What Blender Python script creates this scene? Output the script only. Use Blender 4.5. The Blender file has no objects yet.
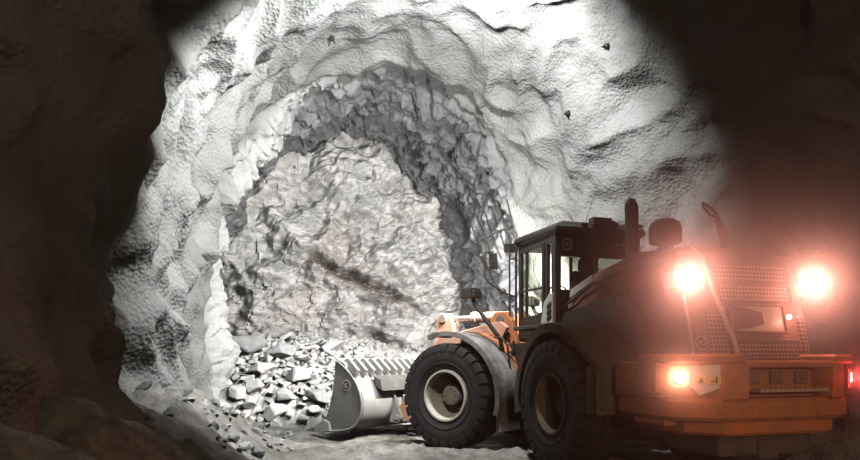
import bpy, bmesh, math, random
import numpy as np
from mathutils import Vector, Matrix, noise, Euler
from mathutils.bvhtree import BVHTree

R = math.radians
rnd = random.Random(7)
SC = bpy.context.scene
COL = SC.collection

# ------------------------------------------------------------------ helpers
class MB:
    """collects simple shapes into one mesh"""
    def __init__(self):
        self.v, self.f, self.mi = [], [], []
        self.cur = 0
    def add(self, vs, fs):
        b = len(self.v)
        self.v += [tuple(p) for p in vs]
        self.f += [tuple(b + i for i in q) for q in fs]
        self.mi += [self.cur] * len(fs)
    def box(self, c, s, rot=None, taper=None):
        hx, hy, hz = s[0] / 2, s[1] / 2, s[2] / 2
        vs = []
        for z in (-1, 1):
            k = 1 if (taper is None or z < 0) else taper
            for x, y in ((-1, -1), (1, -1), (1, 1), (-1, 1)):
                vs.append(Vector((x * hx * k, y * hy * k, z * hz)))
        if rot is not None:
            m = Euler(rot).to_matrix()
            vs = [m @ p for p in vs]
        c = Vector(c)
        self.add([p + c for p in vs], [(3, 2, 1, 0), (4, 5, 6, 7), (0, 1, 5, 4), (1, 2, 6, 5), (2, 3, 7, 6), (3, 0, 4, 7)])
    def prism(self, poly, a, b, axis='y', bev=0.0):
        """polygon in the plane across `axis`, extruded from a to b (xz for y, xy for z, yz for x)"""
        def P(u, w, t):
            return (u, t, w) if axis == 'y' else (u, w, t) if axis == 'z' else (t, u, w)
        n = len(poly)
        if bev > 0:
            cx = sum(p[0] for p in poly) / n; cy = sum(p[1] for p in poly) / n
            def sh(p):
                d = math.hypot(p[0] - cx, p[1] - cy) or 1
                k = max(0.2, 1 - bev * 1.2 / d)
                return (cx + (p[0] - cx) * k, cy + (p[1] - cy) * k)
            inn = [sh(p) for p in poly]
            s = 1 if b > a else -1
            rings = [(inn, a), (poly, a + s * bev), (poly, b - s * bev), (inn, b)]
        else:
            rings = [(poly, a), (poly, b)]
        vs = []
        for pl, t in rings:
            vs += [P(p[0], p[1], t) for p in pl]
        fs = [tuple(range(n))[::-1], tuple(range((len(rings) - 1) * n, len(rings) * n))]
        for k in range(len(rings) - 1):
            for i in range(n):
                j = (i + 1) % n
                fs.append((k * n + i, k * n + j, (k + 1) * n + j, (k + 1) * n + i))
        self.add(vs, fs)
    def tube(self, pts, r, n=10, cap=True, radii=None):
        pts = [Vector(p) for p in pts]
        rings = []
        up = None
        for i, p in enumerate(pts):
            t = (pts[min(i + 1, len(pts) - 1)] - pts[max(i - 1, 0)]).normalized()
            if up is None:
                up = Vector((0, 0, 1)) if abs(t.z) < .9 else Vector((1, 0, 0))
            a = t.cross(up).normalized(); b = a.cross(t).normalized()
            up = b
            rr = radii[i] if radii else r
            rings.append([p + a * math.cos(2 * math.pi * k / n) * rr + b * math.sin(2 * math.pi * k / n) * rr for k in range(n)])
        vs = [q for ring in rings for q in ring]
        fs = []
        for i in range(len(rings) - 1):
            for k in range(n):
                l = (k + 1) % n
                fs.append((i * n + k, i * n + l, (i + 1) * n + l, (i + 1) * n + k))
        if cap:
            fs.append(tuple(range(n))[::-1]); fs.append(tuple(range((len(rings) - 1) * n, len(rings) * n)))
        self.add(vs, fs)
    def lathe(self, prof, c=(0, 0, 0), axis='z', n=32, closed=False):
        """prof: (radius, height along axis)"""
        vs, fs = [], []
        m = len(prof)
        for k in range(n):
            a = 2 * math.pi * k / n
            ca, sa = math.cos(a), math.sin(a)
            for r, h in prof:
                if axis == 'z': p = (r * ca, r * sa, h)
                elif axis == 'y': p = (r * ca, h, r * sa)
                else: p = (h, r * ca, r * sa)
                vs.append((p[0] + c[0], p[1] + c[1], p[2] + c[2]))
        for k in range(n):
            l = (k + 1) % n
            for i in range(m if closed else m - 1):
                j = (i + 1) % m
                fs.append((k * m + i, l * m + i, l * m + j, k * m + j))
        self.add(vs, fs)
    def arc_plate(self, c, r0, r1, a0, a1, y0, y1, n=24):
        """curved plate in xz round c, between radii, across y"""
        poly = []
        for i in range(n + 1):
            a = R(a0 + (a1 - a0) * i / n); poly.append((c[0] + r1 * math.cos(a), c[1] + r1 * math.sin(a)))
        inn = []
        for i in range(n + 1):
            a = R(a0 + (a1 - a0) * i / n); inn.append((c[0] + r0 * math.cos(a), c[1] + r0 * math.sin(a)))
        vs, fs = [], []
        for i in range(n + 1):
            for q, y in ((poly[i], y0), (poly[i], y1), (inn[i], y1), (inn[i], y0)):
                vs.append((q[0], y, q[1]))
        for i in range(n):
            b = i * 4
            for k in range(4):
                l = (k + 1) % 4
                fs.append((b + k, b + l, b + 4 + l, b + 4 + k))
        fs.append((0, 1, 2, 3)); fs.append((n * 4 + 3, n * 4 + 2, n * 4 + 1, n * 4))
        self.add(vs, fs)
    def build(self, name, mat, parent=None, smooth=None, bevel=0.0, rotz=0.0, loc=None):
        me = bpy.data.meshes.new(name)
        me.from_pydata(self.v, [], self.f)
        bm = bmesh.new(); bm.from_mesh(me)
        bmesh.ops.recalc_face_normals(bm, faces=bm.faces)
        bm.to_mesh(me); bm.free()
        mats = mat if isinstance(mat, (list, tuple)) else [mat]
        for m in mats: me.materials.append(m)
        if len(mats) > 1:
            me.polygons.foreach_set('material_index', self.mi)
        o = bpy.data.objects.new(name, me)
        COL.objects.link(o)
        if parent is not None: o.parent = parent
        if rotz: o.rotation_euler = (0, 0, rotz)
        if loc is not None: o.location = loc
        if bevel > 0:
            md = o.modifiers.new('bevel', 'BEVEL'); md.width = bevel; md.segments = 2; md.limit_method = 'ANGLE'; md.angle_limit = R(40)
        if smooth is not None:
            shade(me, smooth)
        return o

def shade(me, ang):
    me.polygons.foreach_set('use_smooth', [True] * len(me.polygons))
    try:
        me.set_sharp_from_angle(angle=R(ang))
    except Exception:
        pass

def tag(o, label, cat, group=None, kind=None):
    o['label'] = label; o['category'] = cat
    if group: o['group'] = group
    if kind: o['kind'] = kind
    return o

def empty(name, loc, rz=0.0):
    o = bpy.data.objects.new(name, None); COL.objects.link(o)
    o.location = loc; o.rotation_euler = (0, 0, rz); o.empty_display_size = .3
    return o

def text_obj(name, s, mat, parent, loc, rot, size, extr=.003, sx=1.0):
    cu = bpy.data.curves.new(name, 'FONT'); cu.body = s; cu.size = size; cu.extrude = extr
    cu.align_x = 'CENTER'; cu.align_y = 'CENTER'
    t = bpy.data.objects.new(name + '_src', cu); COL.objects.link(t)
    bpy.context.view_layer.update()
    me = bpy.data.meshes.new_from_object(t.evaluated_get(bpy.context.evaluated_depsgraph_get()))
    bpy.data.objects.remove(t)
    me.materials.clear(); me.materials.append(mat)
    o = bpy.data.objects.new(name, me); COL.objects.link(o)
    o.parent = parent; o.location = loc; o.rotation_euler = rot; o.scale = (sx, 1, 1)
    return o

# ------------------------------------------------------------------ materials
class NT:
    def __init__(self, name):
        self.m = bpy.data.materials.new(name); self.m.use_nodes = True
        self.t = self.m.node_tree; self.t.nodes.clear()
        self.out = self.t.nodes.new('ShaderNodeOutputMaterial')
    def n(self, typ, **kw):
        nd = self.t.nodes.new(typ)
        for k, v in kw.items():
            if k in ('inputs',):
                for a, b in v.items(): nd.inputs[a].default_value = b
            else: setattr(nd, k, v)
        return nd
    def l(self, a, b): self.t.links.new(a, b)
    def ramp(self, src, stops):
        r = self.n('ShaderNodeValToRGB')
        el = r.color_ramp.elements
        while len(el) < len(stops): el.new(.5)
        for e, (p, c) in zip(el, stops):
            e.position = p; e.color = (*c, 1) if len(c) == 3 else c
        self.l(src, r.inputs[0]); return r.outputs[0]
    def noise(self, vec, scale, detail=4, rough=.55, dist=0):
        n = self.n('ShaderNodeTexNoise', inputs={'Scale': scale, 'Detail': detail, 'Roughness': rough, 'Distortion': dist})
        self.l(vec, n.inputs['Vector']); return n.outputs['Fac']
    def mix(self, fac, a, b, typ='MIX'):
        m = self.n('ShaderNodeMix', data_type='RGBA', blend_type=typ)
        for s, v in ((m.inputs[0], fac), (m.inputs[6], a), (m.inputs[7], b)):
            if hasattr(v, 'node'): self.l(v, s)
            elif isinstance(v, (int, float)): s.default_value = v
            else: s.default_value = (*v, 1) if len(v) == 3 else v
        return m.outputs[2]
    def math(self, op, a, b=None, clamp=False):
        m = self.n('ShaderNodeMath', operation=op, use_clamp=clamp)
        for s, v in ((m.inputs[0], a), (m.inputs[1], b)):
            if v is None: continue
            if hasattr(v, 'node'): self.l(v, s)
            else: s.default_value = v
        return m.outputs[0]
    def bump(self, h, strength=.5, dist=.02, prev=None):
        b = self.n('ShaderNodeBump', inputs={'Strength': strength, 'Distance': dist})
        self.l(h, b.inputs['Height'])
        if prev is not None: self.l(prev, b.inputs['Normal'])
        return b.outputs[0]
    def bsdf(self, color, rough=.8, metal=0, normal=None, spec=.5, **kw):
        p = self.n('ShaderNodeBsdfPrincipled')
        for key, v in (('Base Color', color), ('Roughness', rough), ('Metallic', metal)):
            if hasattr(v, 'node'): self.l(v, p.inputs[key])
            elif isinstance(v, (int, float)): p.inputs[key].default_value = v
            else: p.inputs[key].default_value = (*v, 1)
        p.inputs['Specular IOR Level'].default_value = spec
        if normal is not None: self.l(normal, p.inputs['Normal'])
        for k, v in kw.items(): p.inputs[k].default_value = v
        return p.outputs[0]
    def done(self, sh, vol=None):
        self.l(sh, self.out.inputs['Surface']); return self.m
    def obj(self):
        return self.n('ShaderNodeTexCoord').outputs['Object']

def paint(name, col, dust=(.33, .29, .24), amt=.5, rough=.55, metal=0.0, scale=3.0, bump=.25):
    k = NT(name); v = k.obj()
    a = k.noise(v, scale, 8, .68)
    b = k.noise(v, scale * 9, 6, .7)
    f = k.math('ADD', k.math('MULTIPLY', a, .65), k.math('MULTIPLY', b, .35))
    lo = .62 - amt * .32
    fac = k.ramp(f, [(max(0, lo - .09), (0, 0, 0)), (min(1, lo + .13), (1, 1, 1))])
    fac2 = k.math('MULTIPLY', fac, min(1, .35 + amt * .7))
    c = k.mix(fac2, col, dust)
    r = k.math('ADD', k.math('MULTIPLY', fac2, .35), rough, True)
    nrm = k.bump(b, bump, .01)
    return k.done(k.bsdf(c, r, metal, nrm, .4))

M = {}
M['orange'] = paint('orange_paint', (.74, .21, .055), (.30, .17, .10), .52)
M['orange_clean'] = paint('peach_orange_paint', (.74, .30, .16), (.60, .46, .38), .5)
M['hood'] = paint('dusty_hood_paint', (.30, .10, .045), (.20, .145, .11), .6)
M['black'] = paint('black_paint', (.018, .016, .014), (.055, .047, .036), .35, .5)
M['cabdark'] = paint('dark_cab_paint', (.022, .020, .017), (.05, .045, .036), .3, .45)
M['steel'] = paint('worn_bucket_steel', (.36, .35, .33), (.50, .48, .44), .55, .5, .15, 4)
M['steel_dk'] = paint('dark_worn_steel', (.12, .115, .105), (.25, .235, .21), .5, .5, .3, 4)
M['chrome'] = paint('cylinder_steel', (.55, .45, .38), (.5, .38, .3), .3, .3, .6)
M['fender'] = paint('dusty_fender_paint', (.07, .062, .055), (.50, .48, .46), .46, .6, 0, 2.6)
M['mud'] = paint('mud_crusted_plate', (.05, .042, .033), (.17, .145, .11), .55, .8, 0, 4)
M['rim'] = paint('cream_rim_paint', (.62, .58, .50), (.40, .35, .28), .45, .55)
M['rim_shade'] = paint('shaded_rim_paint', (.30, .25, .18), (.12, .10, .075), .75, .6)  # darker dusty copy of the cream rim paint, rear wheel shade painted in
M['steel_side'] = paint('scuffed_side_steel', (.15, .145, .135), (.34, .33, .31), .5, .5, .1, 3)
M['rim_in'] = paint('dusty_rim_dish', (.26, .20, .145), (.17, .145, .11), .55, .7)
M['rubber'] = paint('dusty_tire_rubber', (.010, .0095, .009), (.045, .042, .036), .45, .75, 0, 5)
M['pale'] = paint('pale_vent_plastic', (.62, .60, .54), (.45, .42, .36), .3)
M['decal_w'] = paint('decal_white', (.62, .58, .52), (.45, .38, .33), .4)
M['decal_grey'] = paint('decal_grey', (.46, .40, .34), (.28, .23, .19), .3)
M['decal_k'] = paint('decal_black', (.015, .015, .015), (.06, .05, .045), .25)
M['decal_y'] = paint('decal_yellow', (.85, .62, .18), (.6, .45, .3), .15)
M['seat'] = paint('seat_fabric', (.02, .018, .017), (.05, .045, .04), .2, .8)
M['handrail'] = paint('handrail_paint', (.55, .38, .30), (.4, .3, .25), .4, .35)
M['rod'] = paint('rusty_rod', (.30, .24, .15), (.35, .30, .22), .4)
M['lensbody'] = paint('lamp_lens_plastic', (.85, .72, .62), (.6, .5, .42), .15, .25)

def emis(name, col, strength):
    k = NT(name); e = k.n('ShaderNodeEmission', inputs={'Color': (*col, 1), 'Strength': strength})
    return k.done(e.outputs[0])
M['lamp_hot'] = emis('work_lamp_glow', (1, .72, .55), 60)
M['lamp_tail'] = emis('corner_lamp_glow', (1, .55, .36), 40)
M['lamp_small'] = emis('small_lamp_glow', (1, .62, .42), 25)
M['lamp_red'] = emis('red_tail_glow', (1, .04, .03), 3)
M['lamp_red_hot'] = emis('red_tail_core', (1, .62, .55), 25)

k = NT('cab_glass')
tr = k.n('ShaderNodeBsdfTransparent', inputs={'Color': (.93, .95, .90, 1)})
gl = k.n('ShaderNodeBsdfGlossy', inputs={'Roughness': .06, 'Color': (.8, .8, .78, 1)})
lw_ = k.n('ShaderNodeLayerWeight', inputs={'Blend': .5}); fr = k.math('ADD', k.math('MULTIPLY', k.math('POWER', lw_.outputs['Facing'], 4.0), .5), .04).node
ms = k.n('ShaderNodeMixShader'); k.l(fr.outputs[0], ms.inputs[0]); k.l(tr.outputs[0], ms.inputs[1]); k.l(gl.outputs[0], ms.inputs[2])
M['glass'] = k.done(ms.outputs[0])

def mesh_screen(name, col, sx, sy):
    """perforated sheet: round holes, the shade inside them painted near-black"""
    k = NT(name); v = k.obj()
    mp = k.n('ShaderNodeMapping', inputs={'Scale': (0.0, sx, sy), 'Rotation': (0, 0, 0)}); k.l(v, mp.inputs[0])
    vo = k.n('ShaderNodeTexVoronoi', inputs={'Scale': 1.0, 'Randomness': 0.0}); k.l(mp.outputs[0], vo.inputs['Vector'])
    hole = k.math('LESS_THAN', vo.outputs['Distance'], .34)
    b = k.bsdf(col, .5, .2)
    d = k.n('ShaderNodeBsdfDiffuse', inputs={'Color': (.01, .008, .006, 1)})  # near-black colour stands for the shade inside the holes
    ms = k.n('ShaderNodeMixShader'); k.l(hole, ms.inputs[0]); k.l(b, ms.inputs[1]); k.l(d.outputs[0], ms.inputs[2])
    return k.done(ms.outputs[0])
M['perf'] = None

# tunnel lining: shotcrete blends into broken rock where the 'rock' attribute says so
def tunnel_mat(name):
    k = NT(name); v = k.obj()
    at = k.n('ShaderNodeAttribute', attribute_name='rock').outputs['Fac']
    # shotcrete
    a = k.noise(v, .55, 5, .6, .6); b = k.noise(v, 3.0, 6, .65)
    c1 = k.ramp(a, [(.30, (.13, .135, .125)), (.52, (.25, .255, .245)), (.75, (.38, .385, .375))])
    c2 = k.mix(k.ramp(b, [(.35, (0, 0, 0)), (.7, (.35, .35, .35))]), c1, (.22, .205, .175))
    grit = k.noise(v, 26, 3, .6)
    vo = k.n('ShaderNodeTexVoronoi', inputs={'Scale': 17.0}); k.l(v, vo.inputs['Vector'])
    mid = k.noise(v, 6, 5, .6)
    n1 = k.bump(mid, .4, .06)
    n2 = k.bump(vo.outputs['Distance'], .45, .045, n1)
    n3 = k.bump(grit, .55, .03, n2)
    shot = k.bsdf(c2, .85, 0, n3, .3)
    rock = rock_nodes(k, v)
    ms = k.n('ShaderNodeMixShader'); k.l(at, ms.inputs[0]); k.l(shot, ms.inputs[1]); k.l(rock, ms.inputs[2])
    return k.done(ms.outputs[0])

def rock_nodes(k, v, face=False):
    a = k.noise(v, .5, 6, .62, 1.2)
    b = k.noise(v, 2.2, 8, .68, .8)
    base = k.ramp(a, [(.30, (.20, .21, .205)), (.44, (.34, .35, .335)), (.57, (.50, .495, .48)), (.72, (.68, .66, .64))])
    c = k.mix(k.ramp(b, [(.40, (0, 0, 0)), (.62, (1, 1, 1))]), base, k.mix(.5, base, (.62, .60, .58)))
    # streaks of cleavage
    mp = k.n('ShaderNodeMapping', inputs={'Scale': (.7, .7, 2.8), 'Rotation': (.5, .75, .3)}); k.l(v, mp.inputs[0])
    st = k.noise(mp.outputs[0], 2.0, 7, .7, .5)
    c = k.mix(k.ramp(st, [(.30, (.6, .6, .6)), (.44, (0, 0, 0))]), c, (.20, .205, .20))
    if not face:
        c = k.mix(1.0, c, (.74, .745, .75), 'MULTIPLY')
        dk = k.n('ShaderNodeAttribute', attribute_name='dark').outputs['Fac']
        c = k.mix(k.math('MULTIPLY', dk, .85), c, k.mix(k.ramp(b, [(.45, (0, 0, 0)), (.65, (1, 1, 1))]), (.085, .088, .095), (.21, .215, .22)))
        c = k.mix(k.math('MULTIPLY', k.math('SUBTRACT', 1.0, dk), .12), c, (.66, .66, .66))
    if face:
        o = k.noise(v, .42, 4, .6, .5)
        c = k.mix(k.ramp(o, [(.45, (0, 0, 0)), (.62, (.5, .5, .5))]), c, (.62, .53, .48))
        sep = k.n('ShaderNodeAttribute', attribute_name='seam').outputs['Fac']
        c = k.mix(k.math('MULTIPLY', sep, .92), c, (.13, .08, .05))
        w = k.noise(mp.outputs[0], 1.6, 8, .68, 1.0)
        c = k.mix(k.ramp(w, [(.48, (0, 0, 0)), (.62, (.8, .8, .8))]), c, (.78, .76, .745))
    vo = k.n('ShaderNodeTexVoronoi', inputs={'Scale': 3.2}); k.l(mp.outputs[0], vo.inputs['Vector'])
    n1 = k.bump(vo.outputs['Distance'], .12, .08)
    n2 = k.bump(st, .5, .08, n1)
    n3 = k.bump(k.noise(v, 9, 8, .7, .4), .4, .035, n2)
    return k.bsdf(c, .75, 0, n3, .35)

M['tunnel'] = tunnel_mat('shotcrete_lining')
k = NT('blasted_rock_face'); M['face'] = k.done(rock_nodes(k, k.obj(), True))

k = NT('muddy_floor'); v = k.obj()
a = k.noise(v, .7, 6, .6, .5); b = k.noise(v, 5, 8, .7)
c = k.ramp(a, [(.30, (.20, .185, .155)), (.46, (.40, .38, .34)), (.66, (.54, .52, .475))])
c = k.mix(k.ramp(b, [(.38, (.6, .6, .6)), (.6, (0, 0, 0))]), c, (.09, .08, .066))
wet = k.ramp(k.noise(v, .8, 3, .5), [(.40, (.35, .35, .35)), (.58, (.9, .9, .9))])
vo = k.n('ShaderNodeTexVoronoi', inputs={'Scale': 7.0}); k.l(v, vo.inputs['Vector'])
n0 = k.bump(vo.outputs['Distance'], .5, .06); n1 = k.bump(b, .9, .08, n0); n2 = k.bump(k.noise(v, 22, 5, .7), .7, .03, n1)
M['floor'] = k.done(k.bsdf(c, wet, 0, n2, .4))

k = NT('puddle_water')
M['water'] = k.done(k.bsdf((.20, .19, .165), .08, 0, k.bump(k.noise(k.obj(), 6, 3), .05, .01), .6))

def stone(name, c0, c1):
    k = NT(name); v = k.obj()
    oi = k.n('ShaderNodeObjectInfo').outputs['Random']
    a = k.noise(v, 3, 6, .65); b = k.noise(v, 14, 6, .7)
    c = k.mix(k.ramp(a, [(.35, (0, 0, 0)), (.65, (1, 1, 1))]), c0, c1)
    hs = k.n('ShaderNodeHueSaturation'); k.l(c, hs.inputs['Color'])
    k.l(k.math('ADD', k.math('MULTIPLY', oi, .4), .78), hs.inputs['Value'])
    n = k.bump(b, .5, .03)
    return k.done(k.bsdf(hs.outputs[0], .8, 0, n, .3))
M['stone'] = stone('broken_grey_stone', (.46, .455, .44), (.60, .59, .575))
M['stone_dk'] = stone('dark_grey_stone', (.24, .25, .25), (.40, .40, .39))
M['rubble'] = stone('fine_rubble', (.30, .295, .28), (.46, .45, .43))

# ------------------------------------------------------------------ the tunnel
AX = R(12)
D = Vector((-math.sin(AX), math.cos(AX)))       # along the drive
U = Vector((math.cos(AX), math.sin(AX)))        # across it
def tun(lat, s, h):
    return Vector((U.x * lat + D.x * s, U.y * lat + D.y * s, h))
def to_tun(x, y):
    return U.x * x + U.y * y, D.x * x + D.y * y

def sm(a, b, x):
    t = max(0.0, min(1.0, (x - a) / (b - a))); return t * t * (3 - 2 * t)

def hsh(c, k):
    x = math.sin(c.x * 12.9898 + c.y * 78.233 + c.z * 37.719 + k * 19.19) * 43758.5453
    return x - math.floor(x)

ROT1 = Euler((.5, .35, .4)).to_matrix(); ROT2 = Euler((-.4, .8, 1.1)).to_matrix()
def facet(p, scale, amp, rot, aniso=(1, 1, 1), tilt=1.0):
    q = rot @ p
    q = Vector((q.x * aniso[0], q.y * aniso[1], q.z * aniso[2])) * scale
    d, pts = noise.voronoi(q)
    c = pts[0]; e = q - c
    return amp * ((hsh(c, 0) - .5) + tilt * ((hsh(c, 1) - .5) * e.x + (hsh(c, 2) - .5) * e.y + (hsh(c, 3) - .5) * e.z) * 2)

def crease(p, scale, amp, rot, aniso=(1, 1, 1), tilt=1.0, k=.5):
    """continuous broken-rock relief: the highest of the tilted planes of the nearest cells"""
    q = rot @ p
    q = Vector((q.x * aniso[0], q.y * aniso[1], q.z * aniso[2])) * scale
    d, pts = noise.voronoi(q)
    best = -9
    for c in pts:
        e = q - c
        h = (hsh(c, 0) - .5) * .7 + tilt * ((hsh(c, 1) - .5) * e.x + (hsh(c, 2) - .5) * e.y + (hsh(c, 3) - .5) * e.z) * 2 - k * e.length_squared
        if h > best: best = h
    return amp * best

def tri(x, y, scale, ang=0.0, stretch=1.0, seed=0.0, warp=.3):
    """relief of flat three-cornered facets with sharp creases"""
    ca, sa = math.cos(ang), math.sin(ang)
    u = (x * ca + y * sa) * scale; v = (-x * sa + y * ca) * scale * stretch
    w = Vector((u * .8, v * .8, seed))
    u += warp * noise.noise(w) * 1.6; v += warp * noise.noise(w + Vector((7.3, 2.1, 5.5))) * 1.6
    k = (u + v) * .36602540
    i, j = math.floor(u + k), math.floor(v + k)
    g = (i + j) * .21132487
    fx, fy = u - (i - g), v - (j - g)
    fu, fv = fx + (fx + fy) * .36602540, fy + (fx + fy) * .36602540
    def H(a, b):
        t = math.sin(a * 127.1 + b * 311.7 + seed * 74.7) * 43758.5453
        return t - math.floor(t) - .5
    if fu > fv: return H(i, j) * (1 - fu) + H(i + 1, j) * (fu - fv) + H(i + 1, j + 1) * fv
    return H(i, j) * (1 - fv) + H(i, j + 1) * (fv - fu) + H(i + 1, j + 1) * fu

LINE_END = 14.6
def pale_start(phi):
    return 1.1 * (1 - sm(1.9, 2.4, phi))
def profile(phi, s):
    """base point of the lining (lat, h) and outward direction"""
    right = 7.9 - 2.4 * sm(8.0, 15.0, s)
    left = -1.95 + .25 * sm(2, 9, s)
    crown = 8.3 - .5 * sm(8, 15, s)
    c = (right + left) / 2; a = (right - left) / 2
    c, s_ = c, math.sin(phi)
    b = (crown - 2.7) if s_ > 0 else 5.6
    co = math.cos(phi)
    return c + a * co, 2.7 + b * s_, Vector((co, s_))

def tunnel_point(phi, s):
    lat, h, o = profile(phi, s)
    p = tun(lat, s, h)
    rag = .55 * noise.noise(Vector((phi * 2.1, 3.3, 0))) + .35 * noise.noise(Vector((phi * 6, 1.3, 4)))
    e = s - (LINE_END + rag)
    rock = sm(-.05, .28, e)
    leftness = sm(.1, .9, -math.cos(phi))
    # sprayed concrete: pillows, folds and drips
    q = Vector((p.x, p.y, p.z))
    w = q + Vector((noise.noise(q * .5), noise.noise(q * .5 + Vector((9, 1, 4))), noise.noise(q * .5 + Vector((3, 7, 2))))) * .5
    d = .36 * noise.noise(w * .42) + .24 * noise.noise(w * .95 + Vector((5, 2, 1)))
    bil = abs(noise.noise(w * 1.05 + Vector((2, 8, 3))))
    d += -.42 * (.28 - bil)
    d += .16 * max(0, noise.noise(w * 1.5 + Vector((1, 5, 9))) - .1)
    d += .085 * noise.noise(w * 2.6) + .03 * noise.noise(w * 6.5) + .010 * noise.noise(q * 15)
    fold = noise.noise(Vector((s * 1.05 + .3 * noise.noise(q * .7), phi * 1.3, 2.0)))
    d += leftness * (.26 * abs(fold) - .06 + .10 * noise.noise(Vector((s * 2.6, phi * 2.2, 8.0))))
    sh = d
    # broken rock beyond the lining
    if rock > 0:
        e2 = e - pale_start(phi)
        step = -.34 * sm(0, .7, e2) * (1 - sm(1.0, 1.9, e2)) + .35 * sm(1.3, 2.6, e2) - .12 * sm(2.6, 5.5, e2)
        step *= sm(1.05, 2.2, phi)
        fr_ = .55 * tri(phi * 4.5, s, .8, .5, 1.3, 5.0) + .30 * tri(phi * 4.5, s, 1.9, -.7, 1.3, 6.0) + .16 * tri(phi * 4.5, s, 4.6, .3, 1.3, 7.0) - crease(p, 5.0, .08, ROT1, (1, 1, 1), 1.0) + facet(p, 1.4, .08, ROT2, (1, 1.5, 1), .8)
        d = (1 - rock) * sh + rock * (step + fr_ + .15 * noise.noise(p * .6))
    return tun(lat + o.x * d, s, h + o.y * d), rock

def make_tunnel():
    ss = list(np.arange(-5, 4, .22)) + list(np.arange(4, 9, .085)) + list(np.arange(9, 14, .06)) + list(np.arange(14, 21.6, .055))
    NP = 400
    ph = [-.62 + (math.pi + 1.24) * i / NP for i in range(NP + 1)]
    P, K = [], []
    for s in ss:
        for a in ph:
            p, r = tunnel_point(a, s); P.append(p); K.append(r)
    n = NP + 1
    A = np.array(P).reshape(len(ss), n, 3)
    du = np.gradient(A, axis=1); dv = np.gradient(A, axis=0)
    N = np.cross(du, dv); N /= np.linalg.norm(N, axis=2, keepdims=True) + 1e-9
    # make normals point into the drive
    mid = np.array([tun(2, s, 3) for s in ss])[:, None, :]
    N *= np.sign(((mid - A) * N).sum(axis=2, keepdims=True))
    cut1 = int(NP * .36); cut2 = int(NP * .64)
    objs = []
    K = np.array(K).reshape(len(ss), n)
    # dark country rock behind the pale broken rim, deepened to carry its shade
    DK = np.zeros_like(K)
    for a_ in range(len(ss)):
        if ss[a_] < 14: continue
        for b_ in range(n):
            q_ = P[a_ * n + b_]; e_ = ss[a_] - LINE_END
            e_ -= .55 * noise.noise(Vector((ph[b_] * 2.1, 3.3, 0))) + .35 * noise.noise(Vector((ph[b_] * 6, 1.3, 4)))
            nz = .5 * noise.noise(q_ * .9) + .45 * noise.noise(q_ * 2.6)
            st_ = pale_start(ph[b_]); en_ = st_ + 1.05 * sm(1.2, 1.7, ph[b_])
            DK[a_, b_] = 1 - sm(st_ - .2, st_ + .2, e_ + nz) * (1 - sm(en_ - .2, en_ + .2, e_ + nz))
    cut1 = int(NP * .36); cut2 = int(NP * .64)
    objs = []
    K = np.array(K).reshape(len(ss), n)
    # dark country rock behind the pale broken rim, deepened to carry its shade
    DK = np.zeros_like(K)
    for a_ in range(len(ss)):
        if ss[a_] < 14: continue
        for b_ in range(n):
            q_ = P[a_ * n + b_]; e_ = ss[a_] - LINE_END
            e_ -= .55 * noise.noise(Vector((ph[b_] * 2.1, 3.3, 0))) + .35 * noise.noise(Vector((ph[b_] * 6, 1.3, 4)))
            nz = .5 * noise.noise(q_ * .9) + .45 * noise.noise(q_ * 2.6)
            lf = sm(1.2, 1.9, ph[b_])
            DK[a_, b_] = max(sm(-.2, .2, e_ - 1.35 * lf + nz + .3 * (1 - lf)), (1 - sm(.1, .5, abs(ph[b_] - 1.55))) * (1 - sm(.35, .8, e_ + nz)) * .9)
    for name, i0, i1 in (('wall_right', 0, cut1), ('ceiling', cut1, cut2), ('wall_left', cut2, NP)):
        w = i1 - i0 + 1
        vs = A[:, i0:i1 + 1].reshape(-1, 3); nn = N[:, i0:i1 + 1].reshape(-1, 3); kk = K[:, i0:i1 + 1].reshape(-1)
        fs = []
        for r in range(len(ss) - 1):
            for c in range(w - 1):
                fs.append((r * w + c, r * w + c + 1, (r + 1) * w + c + 1, (r + 1) * w + c))
        me = bpy.data.meshes.new(name); me.from_pydata(vs.tolist(), [], fs)
        at = me.attributes.new('rock', 'FLOAT', 'POINT'); at.data.foreach_set('value', kk)
        at = me.attributes.new('dark', 'FLOAT', 'POINT'); at.data.foreach_set('value', DK[:, i0:i1 + 1].reshape(-1))
        fr = [bool(kk[f[0]] < .5) for f in fs]
        me.polygons.foreach_set('use_smooth', fr)
        me.materials.append(M['tunnel'])
        # one-sided winding towards the drive
        f0 = me.polygons[len(fs) // 2]
        if f0.normal.dot(Vector(nn[f0.vertices[0]])) < 0: me.flip_normals()
        me.update()
        flat = [not x for x in fr]
        ln = []
        for pi, pg in enumerate(me.polygons):
            if fr[pi]: ln += [tuple(nn[v]) for v in pg.vertices]
            else: ln += [tuple(pg.normal)] * len(pg.vertices)
        me.normals_split_custom_set(ln)
        o = bpy.data.objects.new(name, me); COL.objects.link(o)
        o['kind'] = 'structure'
        objs.append(o)
    return objs
walls = make_tunnel()

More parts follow.
